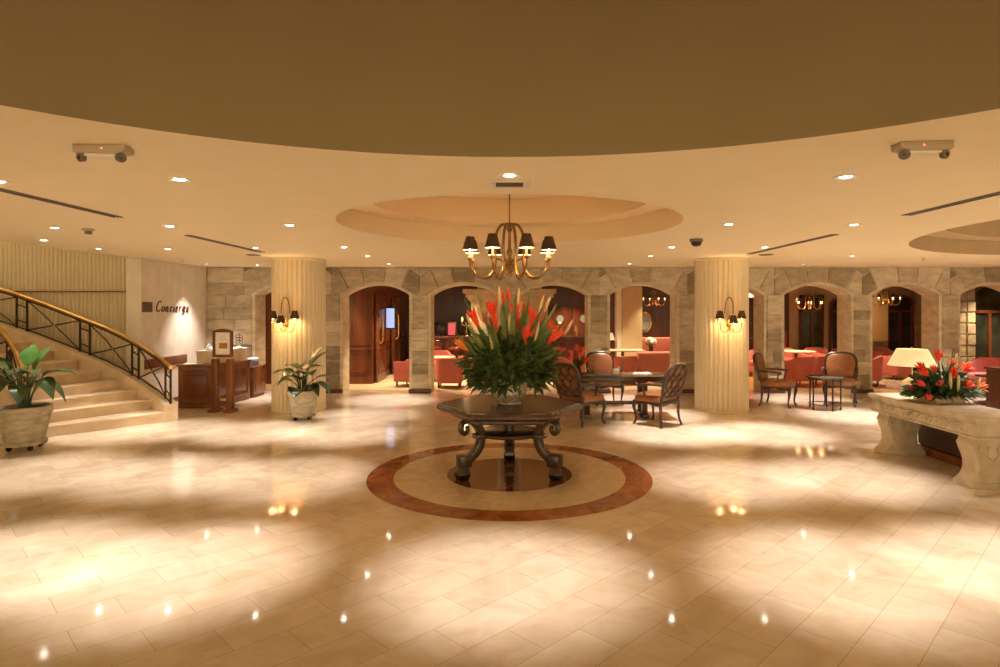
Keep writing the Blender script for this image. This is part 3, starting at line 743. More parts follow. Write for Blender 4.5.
for nm, y0, y1 in (('support', .18, .40), ('support', 1.60, 1.82)):
    m = MB().prism(prof, 'y', y0, y1); sp = m.build(nm, M['carve'], t, bevel=.006, smooth=35)
    for sx in (-1, 1):
        for yy in (y0-.004, y1+.004):
            m = MB()
            pts = [(.32+sx*(.165+(.050-.0035*i)*math.cos(i*.7)), yy, .43+(.050-.0035*i)*math.sin(i*.7)) for i in range(13)]
            m.tube(pts, .011, 6)
            pts = [(.32+sx*a, yy, b) for a, b in ((.135, .47), (.15, .40), (.165, .33), (.13, .26), (.12, .20), (.14, .13))]
            m.tube(crom(pts, 4), .008, 6)
            m.tube([(.32+sx*.05, yy, .43), (.32+sx*.055, yy, .33), (.32, yy, .28)], [.018, .012, .006], 6)
            m.build('volute', M['carve'], sp)
    MB().box(.07, .57, y0-.02, y1+.02, 0, .055).build('plinth', M['carve'], sp, bevel=.006)

rg = random.Random(23)
FX, FY, FZ = 5.06, 7.20, .762
t = thing('flower_box', 'low pale wooden box of flowers on the stone console', 'flower box', (FX, FY, FZ), R(8))
m = MB()
for a in ((-.19, .19, -.13, -.118, 0, .085), (-.19, .19, .118, .13, 0, .085), (-.19, -.178, -.118, .118, 0, .085), (.178, .19, -.118, .118, 0, .085)): m.box(*a)
m.build('sides', M['basket'], t, bevel=.003); MB().box(-.178, .178, -.118, .118, 0, .02).build('bottom', M['basket'], t)
MB().box(-.176, .176, -.116, .116, .02, .07).build('flower_foam', M['soil'], t)
t = thing('flower_arrangement', 'low spreading arrangement of red blooms and leaves in the wooden box', 'flowers', (FX, FY, FZ+.08))
BL2 = [(-.26, .27, -.1, -.10, .07, 1.2, 0), (-.18, .30, .05, -.08, .08, 1.1, 0), (-.10, .28, -.02, -.03, .09, .8, 0), (.0, .44, .05, .0, .12, .9, 0), (.05, .24, -.12, .01, .12, 1.0, 0), (.20, .33, .1, .03, .10, 1.1, 0), (.26, .30, -.02, .10, .06, 1.3, 0), (.17, .13, -.16, .06, .06, 1.2, 0), (.22, .12, -.1, .08, .04, 1.2, 0),
       (-.30, .14, -.12, -.10, .03, .9, 1), (-.13, .14, -.16, -.03, .06, 1.0, 1), (-.27, .0, -.2, -.05, .03, .9, 1), (-.33, .08, 0, -.1, .0, .8, 1), (.42, .10, -.05, .10, .02, 1.2, 2)]
for x, z, y, dx, dz, s, kd in BL2:
    f = MB(); bloom(f, (x-dx*.4, y, z-dz*.5), (x+dx*.6, y, z+dz*.7), .066*s, rg, 14); fo = f.build('flower', (M['flower'], M['flower_pink'], M['flower_orange'])[kd], t)
    MB().tube([(x*.15, y*.2, 0), (x*.6, y*.6, z*.55), (x-dx*.4, y, z-dz*.5)], .007, 6).build('flower_stem', M['stem'], fo)
for x, z, y in ((.08, .40, 0), (.17, .40, 0), (.05, .17, -.2), (.34, .14, -.12), (-.04, .2, -.2)):
    d = Vector((x*.3, 0, .35)).normalized(); b = Vector((x, y, z))
    MB().tube([b-d*.10, b-d*.04, b+d*.04, b+d*.09], [.008, .018, .016, .003], 7).build('bud', M['bud'], t)
for k in range(85):
    az = rg.uniform(0, 2*PI); e = rg.uniform(-.05, 1.1); L_ = rg.uniform(.28, .42)
    p1 = (math.cos(az)*L_*math.cos(e)*1.05, math.sin(az)*L_*.62*math.cos(e), .02+L_*math.sin(e)*.9)
    m = MB(); strap(m, (p1[0]*.15, p1[1]*.15, .0), p1, rg.uniform(.028, .048), .07, rg); m.build('broad_leaf', M['leaf_bright'] if k % 5 == 0 else M['leaf'], t)
m = MB()
for k in range(700):
    th = rg.uniform(0, 2*PI); u = rg.random()**.5
    x = .36*u*math.cos(th); y = .22*u*math.sin(th); z = .0+.30*(1-u*u)*rg.random()
    small_leaf(m, (x, y, z), (x+rg.uniform(-.15, .15), y+rg.uniform(-.15, .15), rg.uniform(-.12, .3)), rg.uniform(.07, .15), rg.uniform(.014, .030))
m.build('foliage', M['fern'], t, smooth=0)['kind'] = 'stuff'

# dark sofa behind the console, end tables, lamp
t = thing('sofa', 'dark brown sofa with its back against the stone console', 'sofa', (5.296, 6.05, 0))
MB().box(0, .24, 0, 1.95, .10, .69).build('backrest', M['sofa_dark'], t, bevel=.04, seg=3)
MB().box(.24, .95, .16, 1.79, .10, .40).build('seat', M['sofa_dark'], t, bevel=.03)
for y0, y1 in ((0, .16), (1.79, 1.95)): MB().box(.24, .95, y0, y1, .10, .58).build('arm', M['sofa_dark'], t, bevel=.03)
MB().box(-.03, .93, .03, 1.92, .0, .10).build('plinth', M['desk_wood'], t, bevel=.005)
t = thing('end_table', 'small wooden end table under the cream table lamp', 'side table', (5.58, 8.45, 0))
MB().box(-.26, .26, -.26, .26, .54, .575).build('tabletop', M['mahogany'], t, bevel=.006)
MB().box(-.23, .23, -.23, .23, .46, .54).build('apron', M['mahogany'], t, bevel=.004)
for sx in (-1, 1):
    for sy in (-1, 1): MB().box(sx*.22-.02, sx*.22+.02, sy*.22-.02, sy*.22+.02, 0, .46).build('leg', M['mahogany'], t, bevel=.004)
t = thing('table_lamp', 'cream ceramic table lamp with parchment shade behind the console flowers', 'lamp', (5.53, 8.45, .575))
MB().lathe([(.09, 0), (.10, .02), (.085, .03), (.135, .10), (.15, .18), (.125, .27), (.06, .325), (.035, .335)], 32).build('base', M['ceramic'], t)
MB().lathe([(.012, .335), (.012, .66)], 12).build('neck', M['brass'], t)
MB().lathe([(.295, .50), (.185, .725), (.181, .725), (.291, .50), (.295, .50)], 40, cap=False).build('lamp_shade', M['lampshade'], t)
MB().lathe([(.003, .66), (.013, .67), (.006, .70), (.012, .745), (1e-4, .76)], 12, cap=False).build('finial', M['brass'], t)
MB().ball((0, 0, .55), .03).build('bulb', M['bulb'], t)
point((0, 0, .56), 7, parent=t)
t = thing('cabinet', 'dark wooden cabinet beyond the dark sofa at the edge of view', 'cabinet', (6.62, 7.70, 0))
MB().box(0, .75, .36, .84, .06, 1.02).build('carcass', M['mahog_dark'], t, bevel=.006)
MB().box(-.02, .77, .34, .86, 1.02, 1.05).build('top', M['mahog_dark'], t, bevel=.006)
for k in (0, 1): MB().box(.03+.355*k, .365+.355*k, .345, .36, .10, .98).build('door', M['mahog_dark'], t, bevel=.006)
MB().box(.02, .73, .38, .82, 0, .06).build('plinth', M['black'], t)

# ---------------------------------------------------------------- staircase
CS = Vector((-7.75, 7.60))
OUT = [(-5.66, 10.07), (-6.06, 10.40), (-6.36, 10.50), (-6.68, 10.56), (-7.05, 10.62), (-7.52, 10.70), (-7.97, 10.76), (-8.42, 10.80), (-8.88, 10.80), (-9.34, 10.74), (-9.80, 10.60), (-10.2, 10.4), (-10.6, 10.1)]
OUT = [Vector(p) for p in OUT]; INN = [CS+(p-CS).normalized()*1.55 for p in OUT]; RS = .16
def lerp_path(P, k):
    k = max(0, min(len(P)-1.001, k)); i = int(k); return P[i].lerp(P[i+1], k-i)
t = thing('staircase', 'curving cream marble staircase rising beside the fluted wall', 'staircase', (-6.0, 9.5, 0))
T0 = Vector((-6.0, 9.5))
for k in range(len(OUT)-1):
    quad = [INN[k], OUT[k], OUT[k+1], INN[k+1]]
    st = MB().prism([tuple(p-T0) for p in quad], 'z', 0, RS*(k+1)-.028).build('step', M['step'], t, smooth=0)
    fwd = ((OUT[k]-OUT[k+1])+(INN[k]-INN[k+1])).normalized()*.022
    q2 = [INN[k]+fwd, OUT[k]+fwd, OUT[k+1], INN[k+1]]
    MB().prism([tuple(p-T0) for p in q2], 'z', RS*(k+1)-.028, RS*(k+1)).build('tread', M['step'], st, bevel=.006)
def band(P, sign, w_, h):   # stringer wall with sloping top
    m = MB(); vs = []; ks = [i*.25 for i in range(int((len(P)-1)*4))]
    for k in ks:
        a = lerp_path(P, k); d = (lerp_path(P, k+.2)-lerp_path(P, k-.2)).normalized(); nrm = Vector((d.y, -d.x))*sign
        z = RS*(k+1)+h; p = a-T0; q = a+nrm*w_-T0
        vs += [(p.x, p.y, 0), (q.x, q.y, 0), (q.x, q.y, z), (p.x, p.y, z)]
    fs = []
    for i in range(len(ks)-1):
        b = 4*i; fs += [(b, b+1, b+5, b+4), (b+1, b+2, b+6, b+5), (b+2, b+3, b+7, b+6), (b+3, b, b+4, b+7)]
    fs += [(0, 3, 2, 1), tuple(4*(len(ks)-1)+j for j in range(4))]
    return m.add(vs, fs)
band(OUT, 1, .22, .12).build('stringer', M['step'], t, smooth=30)
band(INN, -1, .20, .12).build('stringer', M['step'], t, smooth=30)
def railing(P, sign, label, pairs, kmax):
    t = thing('stair_railing', label, 'railing', (-6.0, 9.5, 0), 0, 'brass topped stair railings')
    def pt(k, h):
        a = lerp_path(P, k); d = (lerp_path(P, k+.2)-lerp_path(P, k-.2)).normalized(); nrm = Vector((d.y, -d.x))*sign
        q = a+nrm*.11-T0; return Vector((q.x, q.y, RS*(k+1)+.12+h))
    ks = [i*.25 for i in range(int(kmax*4)+1)]
    MB().tube([pt(k, .60) for k in ks], .034, 12, flat=1.15).build('handrail', M['brass_rail'], t, label='polished brass handrail')
    MB().tube([pt(k, .55) for k in ks], .013, 4, up=(0, 0, 1)).build('top_bar', M['iron'], t, smooth=0)
    MB().tube([pt(k, .03) for k in ks], .013, 4, up=(0, 0, 1)).build('bottom_bar', M['iron'], t, smooth=0)
    g_ = .20
    for i, k in enumerate(pairs):
        a, b = max(.02, k-g_), k+g_
        for kk in (a, b): MB().bar(pt(kk, 0), pt(kk, .57), .026, up=(0, 1, 0)).build('post', M['iron'], t, smooth=0)
        for h in (.15, .42): MB().bar(pt(a, h), pt(b, h), .018).build('rung', M['iron'], t, smooth=0)
        for h in (.09, .48): MB().ball(pt((a+b)/2, h), .022, 10, 6, 1.5).build('brass_boss', M['brass'], t, label='small brass boss')
        if i+1 < len(pairs):
            c, d = b, pairs[i+1]-g_; mid = (c+d)/2
            n = 6
            for h0, h1 in ((.03, .55), (.55, .03)):
                pts = [pt(c+(d-c)*j/n, h0+(h1-h0)*j/n) for j in range(n+1)]
                MB().tube(pts, .012, 4).build('brace', M['iron'], t, smooth=0)
            MB().ball(pt(mid, .29), .02, 10, 6).build('brace_boss', M['brass'], t)
railing(OUT, 1, 'brass topped iron railing along the far side of the staircase', [.22, 2.4, 4.9, 7.5, 10], 10.5)
railing(INN, -1, 'brass topped iron railing on the near side of the staircase behind the plant', [.22, 3.2, 6.2, 9], 9.5)

# ---------------------------------------------------------------- concierge corner
t = thing('wall_sign', 'dark metal script lettering on the pale wall above the concierge desk', 'sign', (-6.68, 11.60, 1.80))
m = MB()
LET = {'C': [[(.13, .22), (.10, .25), (.05, .22), (.01, .12), (.02, .03), (.06, .0), (.12, .04)]],
 'o': [[(.05, .12), (.02, .09), (.01, .04), (.04, .0), (.08, .03), (.09, .09), (.05, .12)]],
 'n': [[(.02, .12), (.01, .0)], [(.015, .06), (.05, .12), (.075, .10), (.07, .0), (.09, .01)]],
 'c': [[(.08, .10), (.05, .12), (.015, .06), (.03, .005), (.08, .03)]],
 'i': [[(.03, .12), (.02, .0), (.04, .01)], [(.036, .165), (.034, .175)]],
 'e': [[(.015, .05), (.07, .08), (.055, .12), (.02, .09), (.015, .03), (.045, .0), (.085, .03)]],
 'r': [[(.02, .12), (.01, .0)], [(.015, .06), (.045, .115), (.075, .115)]],
 'g': [[(.075, .10), (.045, .125), (.012, .07), (.035, .01), (.072, .05)], [(.080, .125), (.072, .0), (.05, -.075), (.012, -.05)]]}
x0 = 0
for ch, adv in zip('Concierge', (.18, .135, .145, .13, .085, .135, .125, .145, .12)):
    for st in LET[ch]:
        m.tube(crom([(.012, x0+1.05*a+b*.15, b*.80) for a, b in st], 4), .0115, 6)
    x0 += adv
m.build('lettering', M['mahog_dark'], t)
t = thing('wall_plaque', 'square dark plaque on the pale wall beside the concierge lettering', 'plaque', (-6.68, 11.17, 1.79))
MB().box(0, .02, 0, .31, 0, .19).build('panel', M['slot'], t, bevel=.004)
m = MB()
for k in range(5): m.box(.02, .026, .03+.055*k, .05+.055*k, .015, .175)
m.build('relief', M['mahog_dark'], t, bevel=.002)
t = thing('light_switch', 'small pale light switch low on the concierge wall', 'switch', (-6.68, 11.62, 1.27))
MB().box(0, .012, 0, .08, 0, .13).build('plate', M['white'], t, bevel=.004); MB().box(.012, .02, .02, .06, .03, .10).build('rocker', M['trim'], t, bevel=.002)

t = thing('concierge_desk', 'panelled mahogany concierge desk in the corner behind the sign stand', 'desk', (-5.56, 11.49, 0))
P1 = Vector((-.60, -.04)); P2 = Vector((0, 0)); P3 = Vector((.19, 1.19))
def panel_run(a, b, th, n, parent, zt, label=None):
    d = (b-a); L_ = d.length; ang = math.atan2(d.y, d.x); Mx = Matrix.Translation((a.x, a.y, 0)) @ Matrix.Rotation(ang, 4, 'Z')
    MB().box(0, L_, .0, th, .07, zt).xf(Mx).build('carcass', M['desk_wood'], parent, smooth=0)
    MB().box(-.01, L_+.01, -.02, th, 0, .075).xf(Mx).build('plinth', M['desk_wood'], parent, bevel=.006)
    w_ = L_/n
    for k in range(n):
        m = MB(); x0, x1 = k*w_, (k+1)*w_
        for (u0, u1, v0, v1) in ((x0, x0+.07, .075, zt), (x1-.07, x1, .075, zt), (x0+.07, x1-.07, .075, .17), (x0+.07, x1-.07, zt-.10, zt)): m.box(u0, u1, -.018, 0, v0, v1)
        fr = m.xf(Mx).build('panel_frame', M['desk_wood'], parent, bevel=.004)
        MB().box(x0+.11, x1-.11, -.008, 0, .21, zt-.14).xf(Mx).build('raised_panel', M['mahogany'], fr, bevel=.006)
panel_run(P1, P2, .5, 1, t, .775); panel_run(P2+Vector((0, .02)), P3, .45, 2, t, .775)
topp = [(-.63, -.075), (.03, -.035), (.235, 1.2), (-.27, 1.28), (-.42, .48), (-.63, .47)]
MB().prism(topp, 'z', .775, .812).build('desk_top', M['desk_wood'], t, bevel=.008)
rp = [(-.40, .22), (-.03, .22), (.15, 1.16), (-.20, 1.22), (-.40, .60)]
t2 = MB().prism(rp, 'z', .812, 1.03).build('raised_counter', M['step'], t, smooth=0)
MB().prism([(a*1.04, b+(.02 if b > 1 else -.02)) for a, b in rp], 'z', 1.03, 1.055).build('counter_slab', M['white'], t2, bevel=.004)
t = thing('side_cabinet', 'low mahogany cabinet at the far end of the concierge desk', 'cabinet', (-5.45, 12.82, 0))
MB().box(-.26, .12, 0, .62, .05, .62).build('carcass', M['desk_wood'], t, bevel=.005)
MB().box(-.28, .14, -.02, .64, .62, .645).build('top', M['desk_wood'], t, bevel=.005); MB().box(-.24, .10, .02, .6, 0, .05).build('plinth', M['mahog_dark'], t)
MB().box(.12, .132, .06, .56, .12, .56).build('door', M['desk_wood'], t, bevel=.004)
t = thing('book_stack', 'small blue box on the low cabinet beside the concierge desk', 'box', (-5.42, 13.0, .645))
MB().box(-.08, .08, -.06, .10, 0, .16).build('body', M['flag_blue'], t, bevel=.006); MB().box(-.085, .085, -.065, .105, .12, .17).build('lid', M['white'], t, bevel=.004)
t.name = 'storage_box'
t = tag(MB().box(-.16, .16, -.11, .11, 0, .008).build('paper_sheet', M['paper'], smooth=0), 'white sheets of paper on the concierge desk end nearest the stairs', 'paper'); t.location = (-5.97, 11.65, .813); t.rotation_euler = (0, 0, .2)
t = thing('telephone', 'white desk telephone on the raised concierge counter', 'telephone', (-5.78, 11.95, 1.055), R(15))
MB().prism([(-.09, 0), (.09, 0), (.09, .07), (-.09, .03)], 'x', -.10, .10).build('body', M['white'], t, bevel=.006)
MB().tube([(-.06, -.08, .06), (-.06, -.04, .085), (-.06, .05, .11), (-.06, .09, .09)], [.024, .016, .016, .024], 8).build('handset', M['white'], t)
MB().box(-.02, .08, .02, .07, .062, .075).build('display', M['screen_blue'], t)
t = thing('service_bell', 'small ornate metal stand on the concierge counter', 'ornament', (-5.47, 12.45, 1.055))
MB().lathe([(.07, 0), (.07, .015), (.045, .04), (.02, .05), (.015, .10)], 18).build('base', M['silver'], t)
m = MB()
for k in range(3): m.tube([(.07*math.cos(2*PI*i/16), 0, .13+.0+k*.055+.035*math.sin(2*PI*i/16)) for i in range(17)], .006, 5)
m.tube([(0, 0, .08), (0, 0, .30)], .006, 5); m.build('scrollwork', M['iron'], t)
# sign stand
t = thing('sign_stand', 'two post wooden stand holding a framed notice before the concierge desk', 'sign stand', (-5.15, 11.05, 0), R(-8))
for sx in (-1, 1):
    MB().box(sx*.145-.055, sx*.145+.055, -.05, .05, .05, .95).build('post', M['desk_wood'], t, bevel=.008)
    MB().box(sx*.145-.075, sx*.145+.075, -.13, .13, 0, .055).build('foot', M['desk_wood'], t, bevel=.012)
MB().box(-.09, .09, -.015, .015, .20, .25).build('stretcher', M['brass'], t, bevel=.003)
arc = [(-.19, .985), (-.19, 1.45)]+[(-.19+.38*i/10, 1.45+.045*math.sin(PI*i/10)) for i in range(1, 10)]+[(.19, 1.45), (.19, .985)]
fr = MB(); inn = [(-.145, 1.03), (-.145, 1.43), (.145, 1.43), (.145, 1.03)]
tri = tessellate_polygon([[Vector((a, b, 0)) for a, b in arc], [Vector((a, b, 0)) for a, b in inn]])
P_ = arc+inn; n = len(P_); na = len(arc)
fr.add([(a, -.022, b) for a, b in P_]+[(a, .022, b) for a, b in P_], [tuple(f) for f in tri]+[tuple(i+n for i in f)[::-1] for f in tri]+[(i, (i+1) % na, n+(i+1) % na, n+i) for i in range(na)]+[(na+i, na+(i+1) % 4, n+na+(i+1) % 4, n+na+i) for i in range(4)])
f_ = fr.build('frame', M['mahogany'], t, bevel=.004)
MB().box(-.145, .145, .0, .012, 1.03, 1.43).build('notice', M['paper'], f_, smooth=0)
MB().box(-.075, .085, -.004, .0, 1.14, 1.24).build('notice_picture', M['parquet'], f_, smooth=0)
m = MB()
for k in range(4): m.box(-.07+.01*k, .07-.01*k, -.003, 0, 1.30+.025*k, 1.303+.025*k)
m.build('notice_text', M['slot'], f_, smooth=0)
for sx in (-1, 1): MB().tube([(sx*.145, 0, .94), (sx*.145, 0, .99)], .012).build('frame_pin', M['brass'], t)

# ---------------------------------------------------------------- carved armchairs
def make_chair(label, lattice=True):
    t = thing('armchair', label, 'armchair', (0, 0, 0), 0, 'carved tan leather armchairs')
    W, D = .245, .235
    seat = [(-W-.035, -D), (-W-.05, D-.02), (-W*.75, D+.045), (0, D+.06), (W*.75, D+.045), (W+.05, D-.02), (W+.035, -D)]
    # apron with a shaped lower edge
    m = MB()
    def apron(a, b, th, zt, zb, sag):
        a = Vector((*a, 0)); b = Vector((*b, 0)); n = 8
        d = (b-a).normalized(); nn = Vector((-d.y, d.x, 0))*th/2; vs = []
        for i in range(n+1):
            u = i/n; p = a.lerp(b, u); z0 = zb+sag*(math.sin(PI*u)**2)-.012*math.sin(2*PI*u)**2
            for s_, z in ((-1, z0), (1, z0), (1, zt), (-1, zt)): q = p+nn*s_; vs.append((q.x, q.y, z))
        fs = []
        for i in range(n):
            k = 4*i; fs += [(k, k+1, k+5, k+4), (k+1, k+2, k+6, k+5), (k+2, k+3, k+7, k+6), (k+3, k, k+4, k+7)]
        fs += [(0, 3, 2, 1), (4*n, 4*n+1, 4*n+2, 4*n+3)]; m.add(vs, fs)
    apron((-W, D), (W, D), .045, .40, .325, .025); apron((-W, -D), (-W, D), .04, .40, .325, .025); apron((W, -D), (W, D), .04, .40, .325, .025); apron((-W, -D), (W, -D), .04, .40, .33, .02)
    m.build('seat_frame', M['chair_wood'], t, bevel=.004)
    m = MB(); n = len(seat); rings = []
    for z, k in ((.385, .97), (.42, 1.0), (.465, .985), (.492, .88), (.502, .55)): rings.append([(x*k, y*k+.0, z) for x, y in seat])
    vs = [p for r in rings for p in r]; fs = [tuple(range(n))[::-1]]+[(i*n+j, i*n+(j+1) % n, (i+1)*n+(j+1) % n, (i+1)*n+j) for i in range(4) for j in range(n)]+[tuple(range(4*n, 5*n))]
    m.add(vs, fs); m.build('seat', M['leather'], t, smooth=60, bevel=.004)
    # cabriole legs
    for sx in (-1, 1):
        for sy in (1, -1):
            ox, oy = (sx*.6, sy*.8)
            q = [(0, .39, .034), (.020, .33, .036), (.022, .27, .028), (.008, .19, .020), (-.006, .11, .016), (.0, .05, .017), (.022, .02, .022), (.030, 0, .018)]
            if sy < 0: q = [(0, .39, .030), (.006, .30, .026), (.006, .2, .021), (.02, .1, .018), (.045, .03, .018), (.055, 0, .02)]
            MB().tube(crom([(sx*W+ox*a, sy*D+oy*a, z) for a, z, r in q], 3), [r for a in zip(q, q[1:]) for r in (a[0][2], (2*a[0][2]+a[1][2])/3, (a[0][2]+2*a[1][2])/3)]+[q[-1][2]], 8).build('leg', M['chair_wood'], t)
    # back: tilted frame in local (u, h); y = -D-.01-.30*(h-.40)
    def B(u, h, off=0): return (u, -D-.005-.27*(h-.40)+off, h+off*.27)
    out = [(-.235, .50), (-.262, .62), (-.272, .75), (-.262, .86), (-.215, .935), (-.12, .968), (0, .975), (.12, .968), (.215, .935), (.262, .86), (.272, .75), (.262, .62), (.235, .50)]
    loop = out+[(.12, .475), (0, .468), (-.12, .475)]
    lp = crom([B(*p) for p in loop+[loop[0]]], 4)
    m = MB().tube(lp, .029, 8)
    for sx in (-1, 1): m.tube([B(sx*.232, .38), B(sx*.235, .50)], .024, 8)
    m.build('back_frame', M['chair_wood'], t)
    n = len(lp)-1; m = MB(); c = Vector(B(0, .72))
    def ringp(k, off): return [c+(Vector(p)-c)*k+Vector((0, off, off*.27)) for p in lp[:-1]]
    rr = ringp(.97, -.012)+ringp(.97, .014)+ringp(.80, .040)+ringp(.4, .050)
    m.add(rr, [tuple(range(n))[::-1]]+[(i*n+j, i*n+(j+1) % n, (i+1)*n+(j+1) % n, (i+1)*n+j) for i in range(3) for j in range(n)]+[tuple(range(3*n, 4*n))])
    m.build('back_cushion', M['leather'], t, smooth=60)
    if lattice:   # carved wavy trellis on the rear of the back
        m = MB()
        for k in (-1, 0, 1):
            for sg in (-1, 1):
                pts = []
                for i in range(19):
                    h = .49+.47*i/18; u = k*.172+sg*.086*math.sin(2*PI*(h-.49)/.38+PI/2)
                    lim = .245 if h < .85 else .245*math.sqrt(max(.05, 1-((h-.85)/.14)**2))
                    u = max(-lim, min(lim, u)); pts.append(B(u, h, -.026))
                m.tube(pts, .0165, 6)
        m.build('trellis', M['chair_wood'], t)
    # arms
    for sx in (-1, 1):
        a = crom([B(sx*.262, .66), (sx*.285, -.15, .665), (sx*.30, -.02, .66), (sx*.30, .08, .652), (sx*.295, .115, .635)], 5)
        arm = MB().tube(a, .019, 8).build('arm', M['chair_wood'], t)
        MB().tube(crom([(sx*.297, .075, .645), (sx*.288, .055, .57), (sx*.272, .04, .48), (sx*.258, .06, .39)], 5), .016, 8).build('arm_support', M['chair_wood'], arm)
        MB().tube([(sx*.29, -.14, .685), (sx*.298, -.07, .688), (sx*.30, .0, .672)], [.012, .024, .012], 8).build('arm_pad', M['leather'], arm)
    return t
def face(fx, fy): return math.atan2(fy, fx)-PI/2
ch = make_chair('carved leather armchair with its trellis back to us, nearest the hexagonal table')
ch.location = (1.17, 9.97, 0); ch.rotation_euler = (0, 0, face(.77, .63))
dup(ch, (2.37, 9.90, 0), face(-.67, .74), 'carved leather armchair with its trellis back to us, at the column end of the desk')
dup(ch, (1.88, 12.05, 0), face(.18, -.98), 'tan leather armchair facing us from behind the writing desk')
dup(ch, (5.16, 11.80, 0), face(.80, -.60), 'tan leather armchair seen side on between column and round side table')
dup(ch, (6.42, 11.95, 0), face(-.50, -.86), 'tan leather armchair facing us behind the small round side table')

# writing desk
t = thing('writing_desk', 'dark polished writing desk between the three leather armchairs', 'desk', (1.81, 10.65, 0))
MB().box(-.91, .91, -.35, .35, .695, .72).build('desk_top', M['table_wood'], t, bevel=.008)
MB().box(-.86, .86, -.31, .31, .615, .696).build('apron', M['table_wood'], t, bevel=.005)
for sx in (-1, 1):
    for sy in (-1, 1): MB().box(sx*.49-.045, sx*.49+.045, sy*.17-.045, sy*.17+.045, .07, .62).build('leg', M['table_wood'], t, bevel=.008)
    MB().box(sx*.49-.055, sx*.49+.055, -.29, .29, 0, .07).build('foot', M['table_wood'], t, bevel=.01)
MB().box(-.45, .45, -.025, .025, .20, .26).build('stretcher', M['table_wood'], t, bevel=.005)
t = thing('desk_lamp', 'dark slender desk lamp with a loop top on the writing desk', 'lamp', (1.97, 10.72, .72))
MB().lathe([(.065, 0), (.06, .015), (.02, .03), (.013, .10), (.02, .16), (.011, .22)], 18).build('stem', M['bronze'], t)
MB().tube([(.035*math.cos(2*PI*i/16), 0, .245+.03*math.sin(2*PI*i/16)) for i in range(17)], .008, 6).build('loop', M['bronze'], t)
t = tag(MB().box(-.055, .055, -.01, .01, 0, .10).build('notice_card', M['paper'], bevel=.002), 'small white card standing on the writing desk', 'card'); t.location = (1.84, 10.62, .72)
t = thing('tray', 'flat metal tray of stationery on the writing desk', 'tray', (2.30, 10.66, .72))
MB().box(-.16, .16, -.10, .10, 0, .012).build('base', M['silver'], t, bevel=.003)
for k in range(2): MB().box(-.13+.14*k, -.02+.14*k, -.07, .07, .012, .03).build('envelope', M['paper'], t, bevel=.002)
rg = random.Random(7)
t = thing('flower_vase', 'small dark vase on the end of the writing desk', 'vase', (1.19, 10.72, .72))
MB().lathe([(.05, 0), (.06, .02), (.065, .08), (.045, .12), (.05, .13), (.04, .13), (.03, .1)], 20).build('body', M['black'], t)
t = thing('flower_bunch', 'small bunch of red blooms on the writing desk', 'flowers', (1.19, 10.72, .82))
for x, z, y in ((-.12, .12, -.02), (-.02, .32, 0), (.10, .26, .02), (.14, .10, -.03), (-.11, .22, .03), (.03, .18, -.05)):
    f = MB(); bloom(f, (x*.8, y, z-.06), (x*1.1, y, z+.09), .05, rg, 11); fo = f.build('flower', M['flower'] if x > -.1 else M['flower_pink'], t)
    MB().tube([(x*.1, 0, 0), (x*.5, y*.5, z*.5), (x*.8, y, z-.05)], .005, 5).build('flower_stem', M['stem'], fo)
for k in range(22):
    a = rg.uniform(0, 2*PI); e = rg.uniform(.5, 1.4); L_ = rg.uniform(.14, .26); m = MB()
    strap(m, (0, 0, 0), (L_*math.cos(a)*math.cos(e), L_*math.sin(a)*math.cos(e), L_*math.sin(e)), .018, .03, rg); m.build('leaf', M['leaf'], t)

# round side table
t = thing('side_table', 'small round dark topped iron side table between the two leather armchairs', 'side table', (5.83, 11.38, 0))
MB().lathe([(.30, .575), (.325, .58), (.325, .60), (.31, .605)], 40).build('tabletop', M['marble_top'], t)
MB().tube([(.27*math.cos(2*PI*i/32), .27*math.sin(2*PI*i/32), .56) for i in range(33)], .010, 6).build('top_ring', M['iron'], t)
for k in range(5):
    a = R(-160+72*k); ca, sa = math.cos(a), math.sin(a)
    lg = MB().tube([(.27*ca, .27*sa, .575), (.27*ca, .27*sa, .006)], .014, 8).build('leg', M['iron'], t)
    MB().lathe([(.02, 0), (.02, .012)], 10, (.27*ca, .27*sa, 0)).build('foot', M['iron'], lg)
MB().tube([(.27*math.cos(2*PI*i/32), .27*math.sin(2*PI*i/32), .10) for i in range(33)], .008, 6).build('lower_ring', M['iron'], t)

# ---------------------------------------------------------------- lounge beyond the arches
LZ = 2.72; LB = 20.5
struct(MB().box(-7.2, XR, WB, 21, LZ, LZ+.1).build('ceiling_lounge', M['lounge_wall'], smooth=0))
def panelled(mb, axis, a0, a1, pos, th, z1, step, sgn):
    n = max(1, round((a1-a0)/step)); w_ = (a1-a0)/n
    def bx(u0, u1, d0, d1, z0, zz):
        lo, hi = sorted((pos+sgn*d0, pos+sgn*d1))
        mb.box(u0, u1, lo, hi, z0, zz) if axis == 'x' else mb.box(lo, hi, u0, u1, z0, zz)
    bx(a0, a1, -th, 0, 0, z1)
    for k in range(n):
        x0, x1 = a0+k*w_, a0+(k+1)*w_
        for (z0, z2) in ((.28, .80), (.95, 2.25)):
            bx(x0+.09, x1-.09, 0, .022, z0, z0+.03); bx(x0+.09, x1-.09, 0, .022, z2-.03, z2); bx(x0+.09, x0+.12, 0, .022, z0, z2); bx(x1-.12, x1-.09, 0, .022, z0, z2)
    bx(a0, a1, 0, .03, 0, .16); bx(a0, a1, 0, .03, .84, .90)
m = MB(); panelled(m, 'x', -7.2, -3.38, 15.2, .25, LZ, .62, -1); struct(m.build('wall_lounge_front', M['mahogany'], smooth=0))
m = MB(); panelled(m, 'y', 15.21, LB, -3.4, .25, LZ, .8, 1); struct(m.build('wall_lounge_left', M['mahogany'], smooth=0))
m = MB(); panelled(m, 'x', -3.4, 7.7, LB, .2, LZ, .9, -1); struct(m.build('wall_lounge_back', M['mahog_dark'], smooth=0))
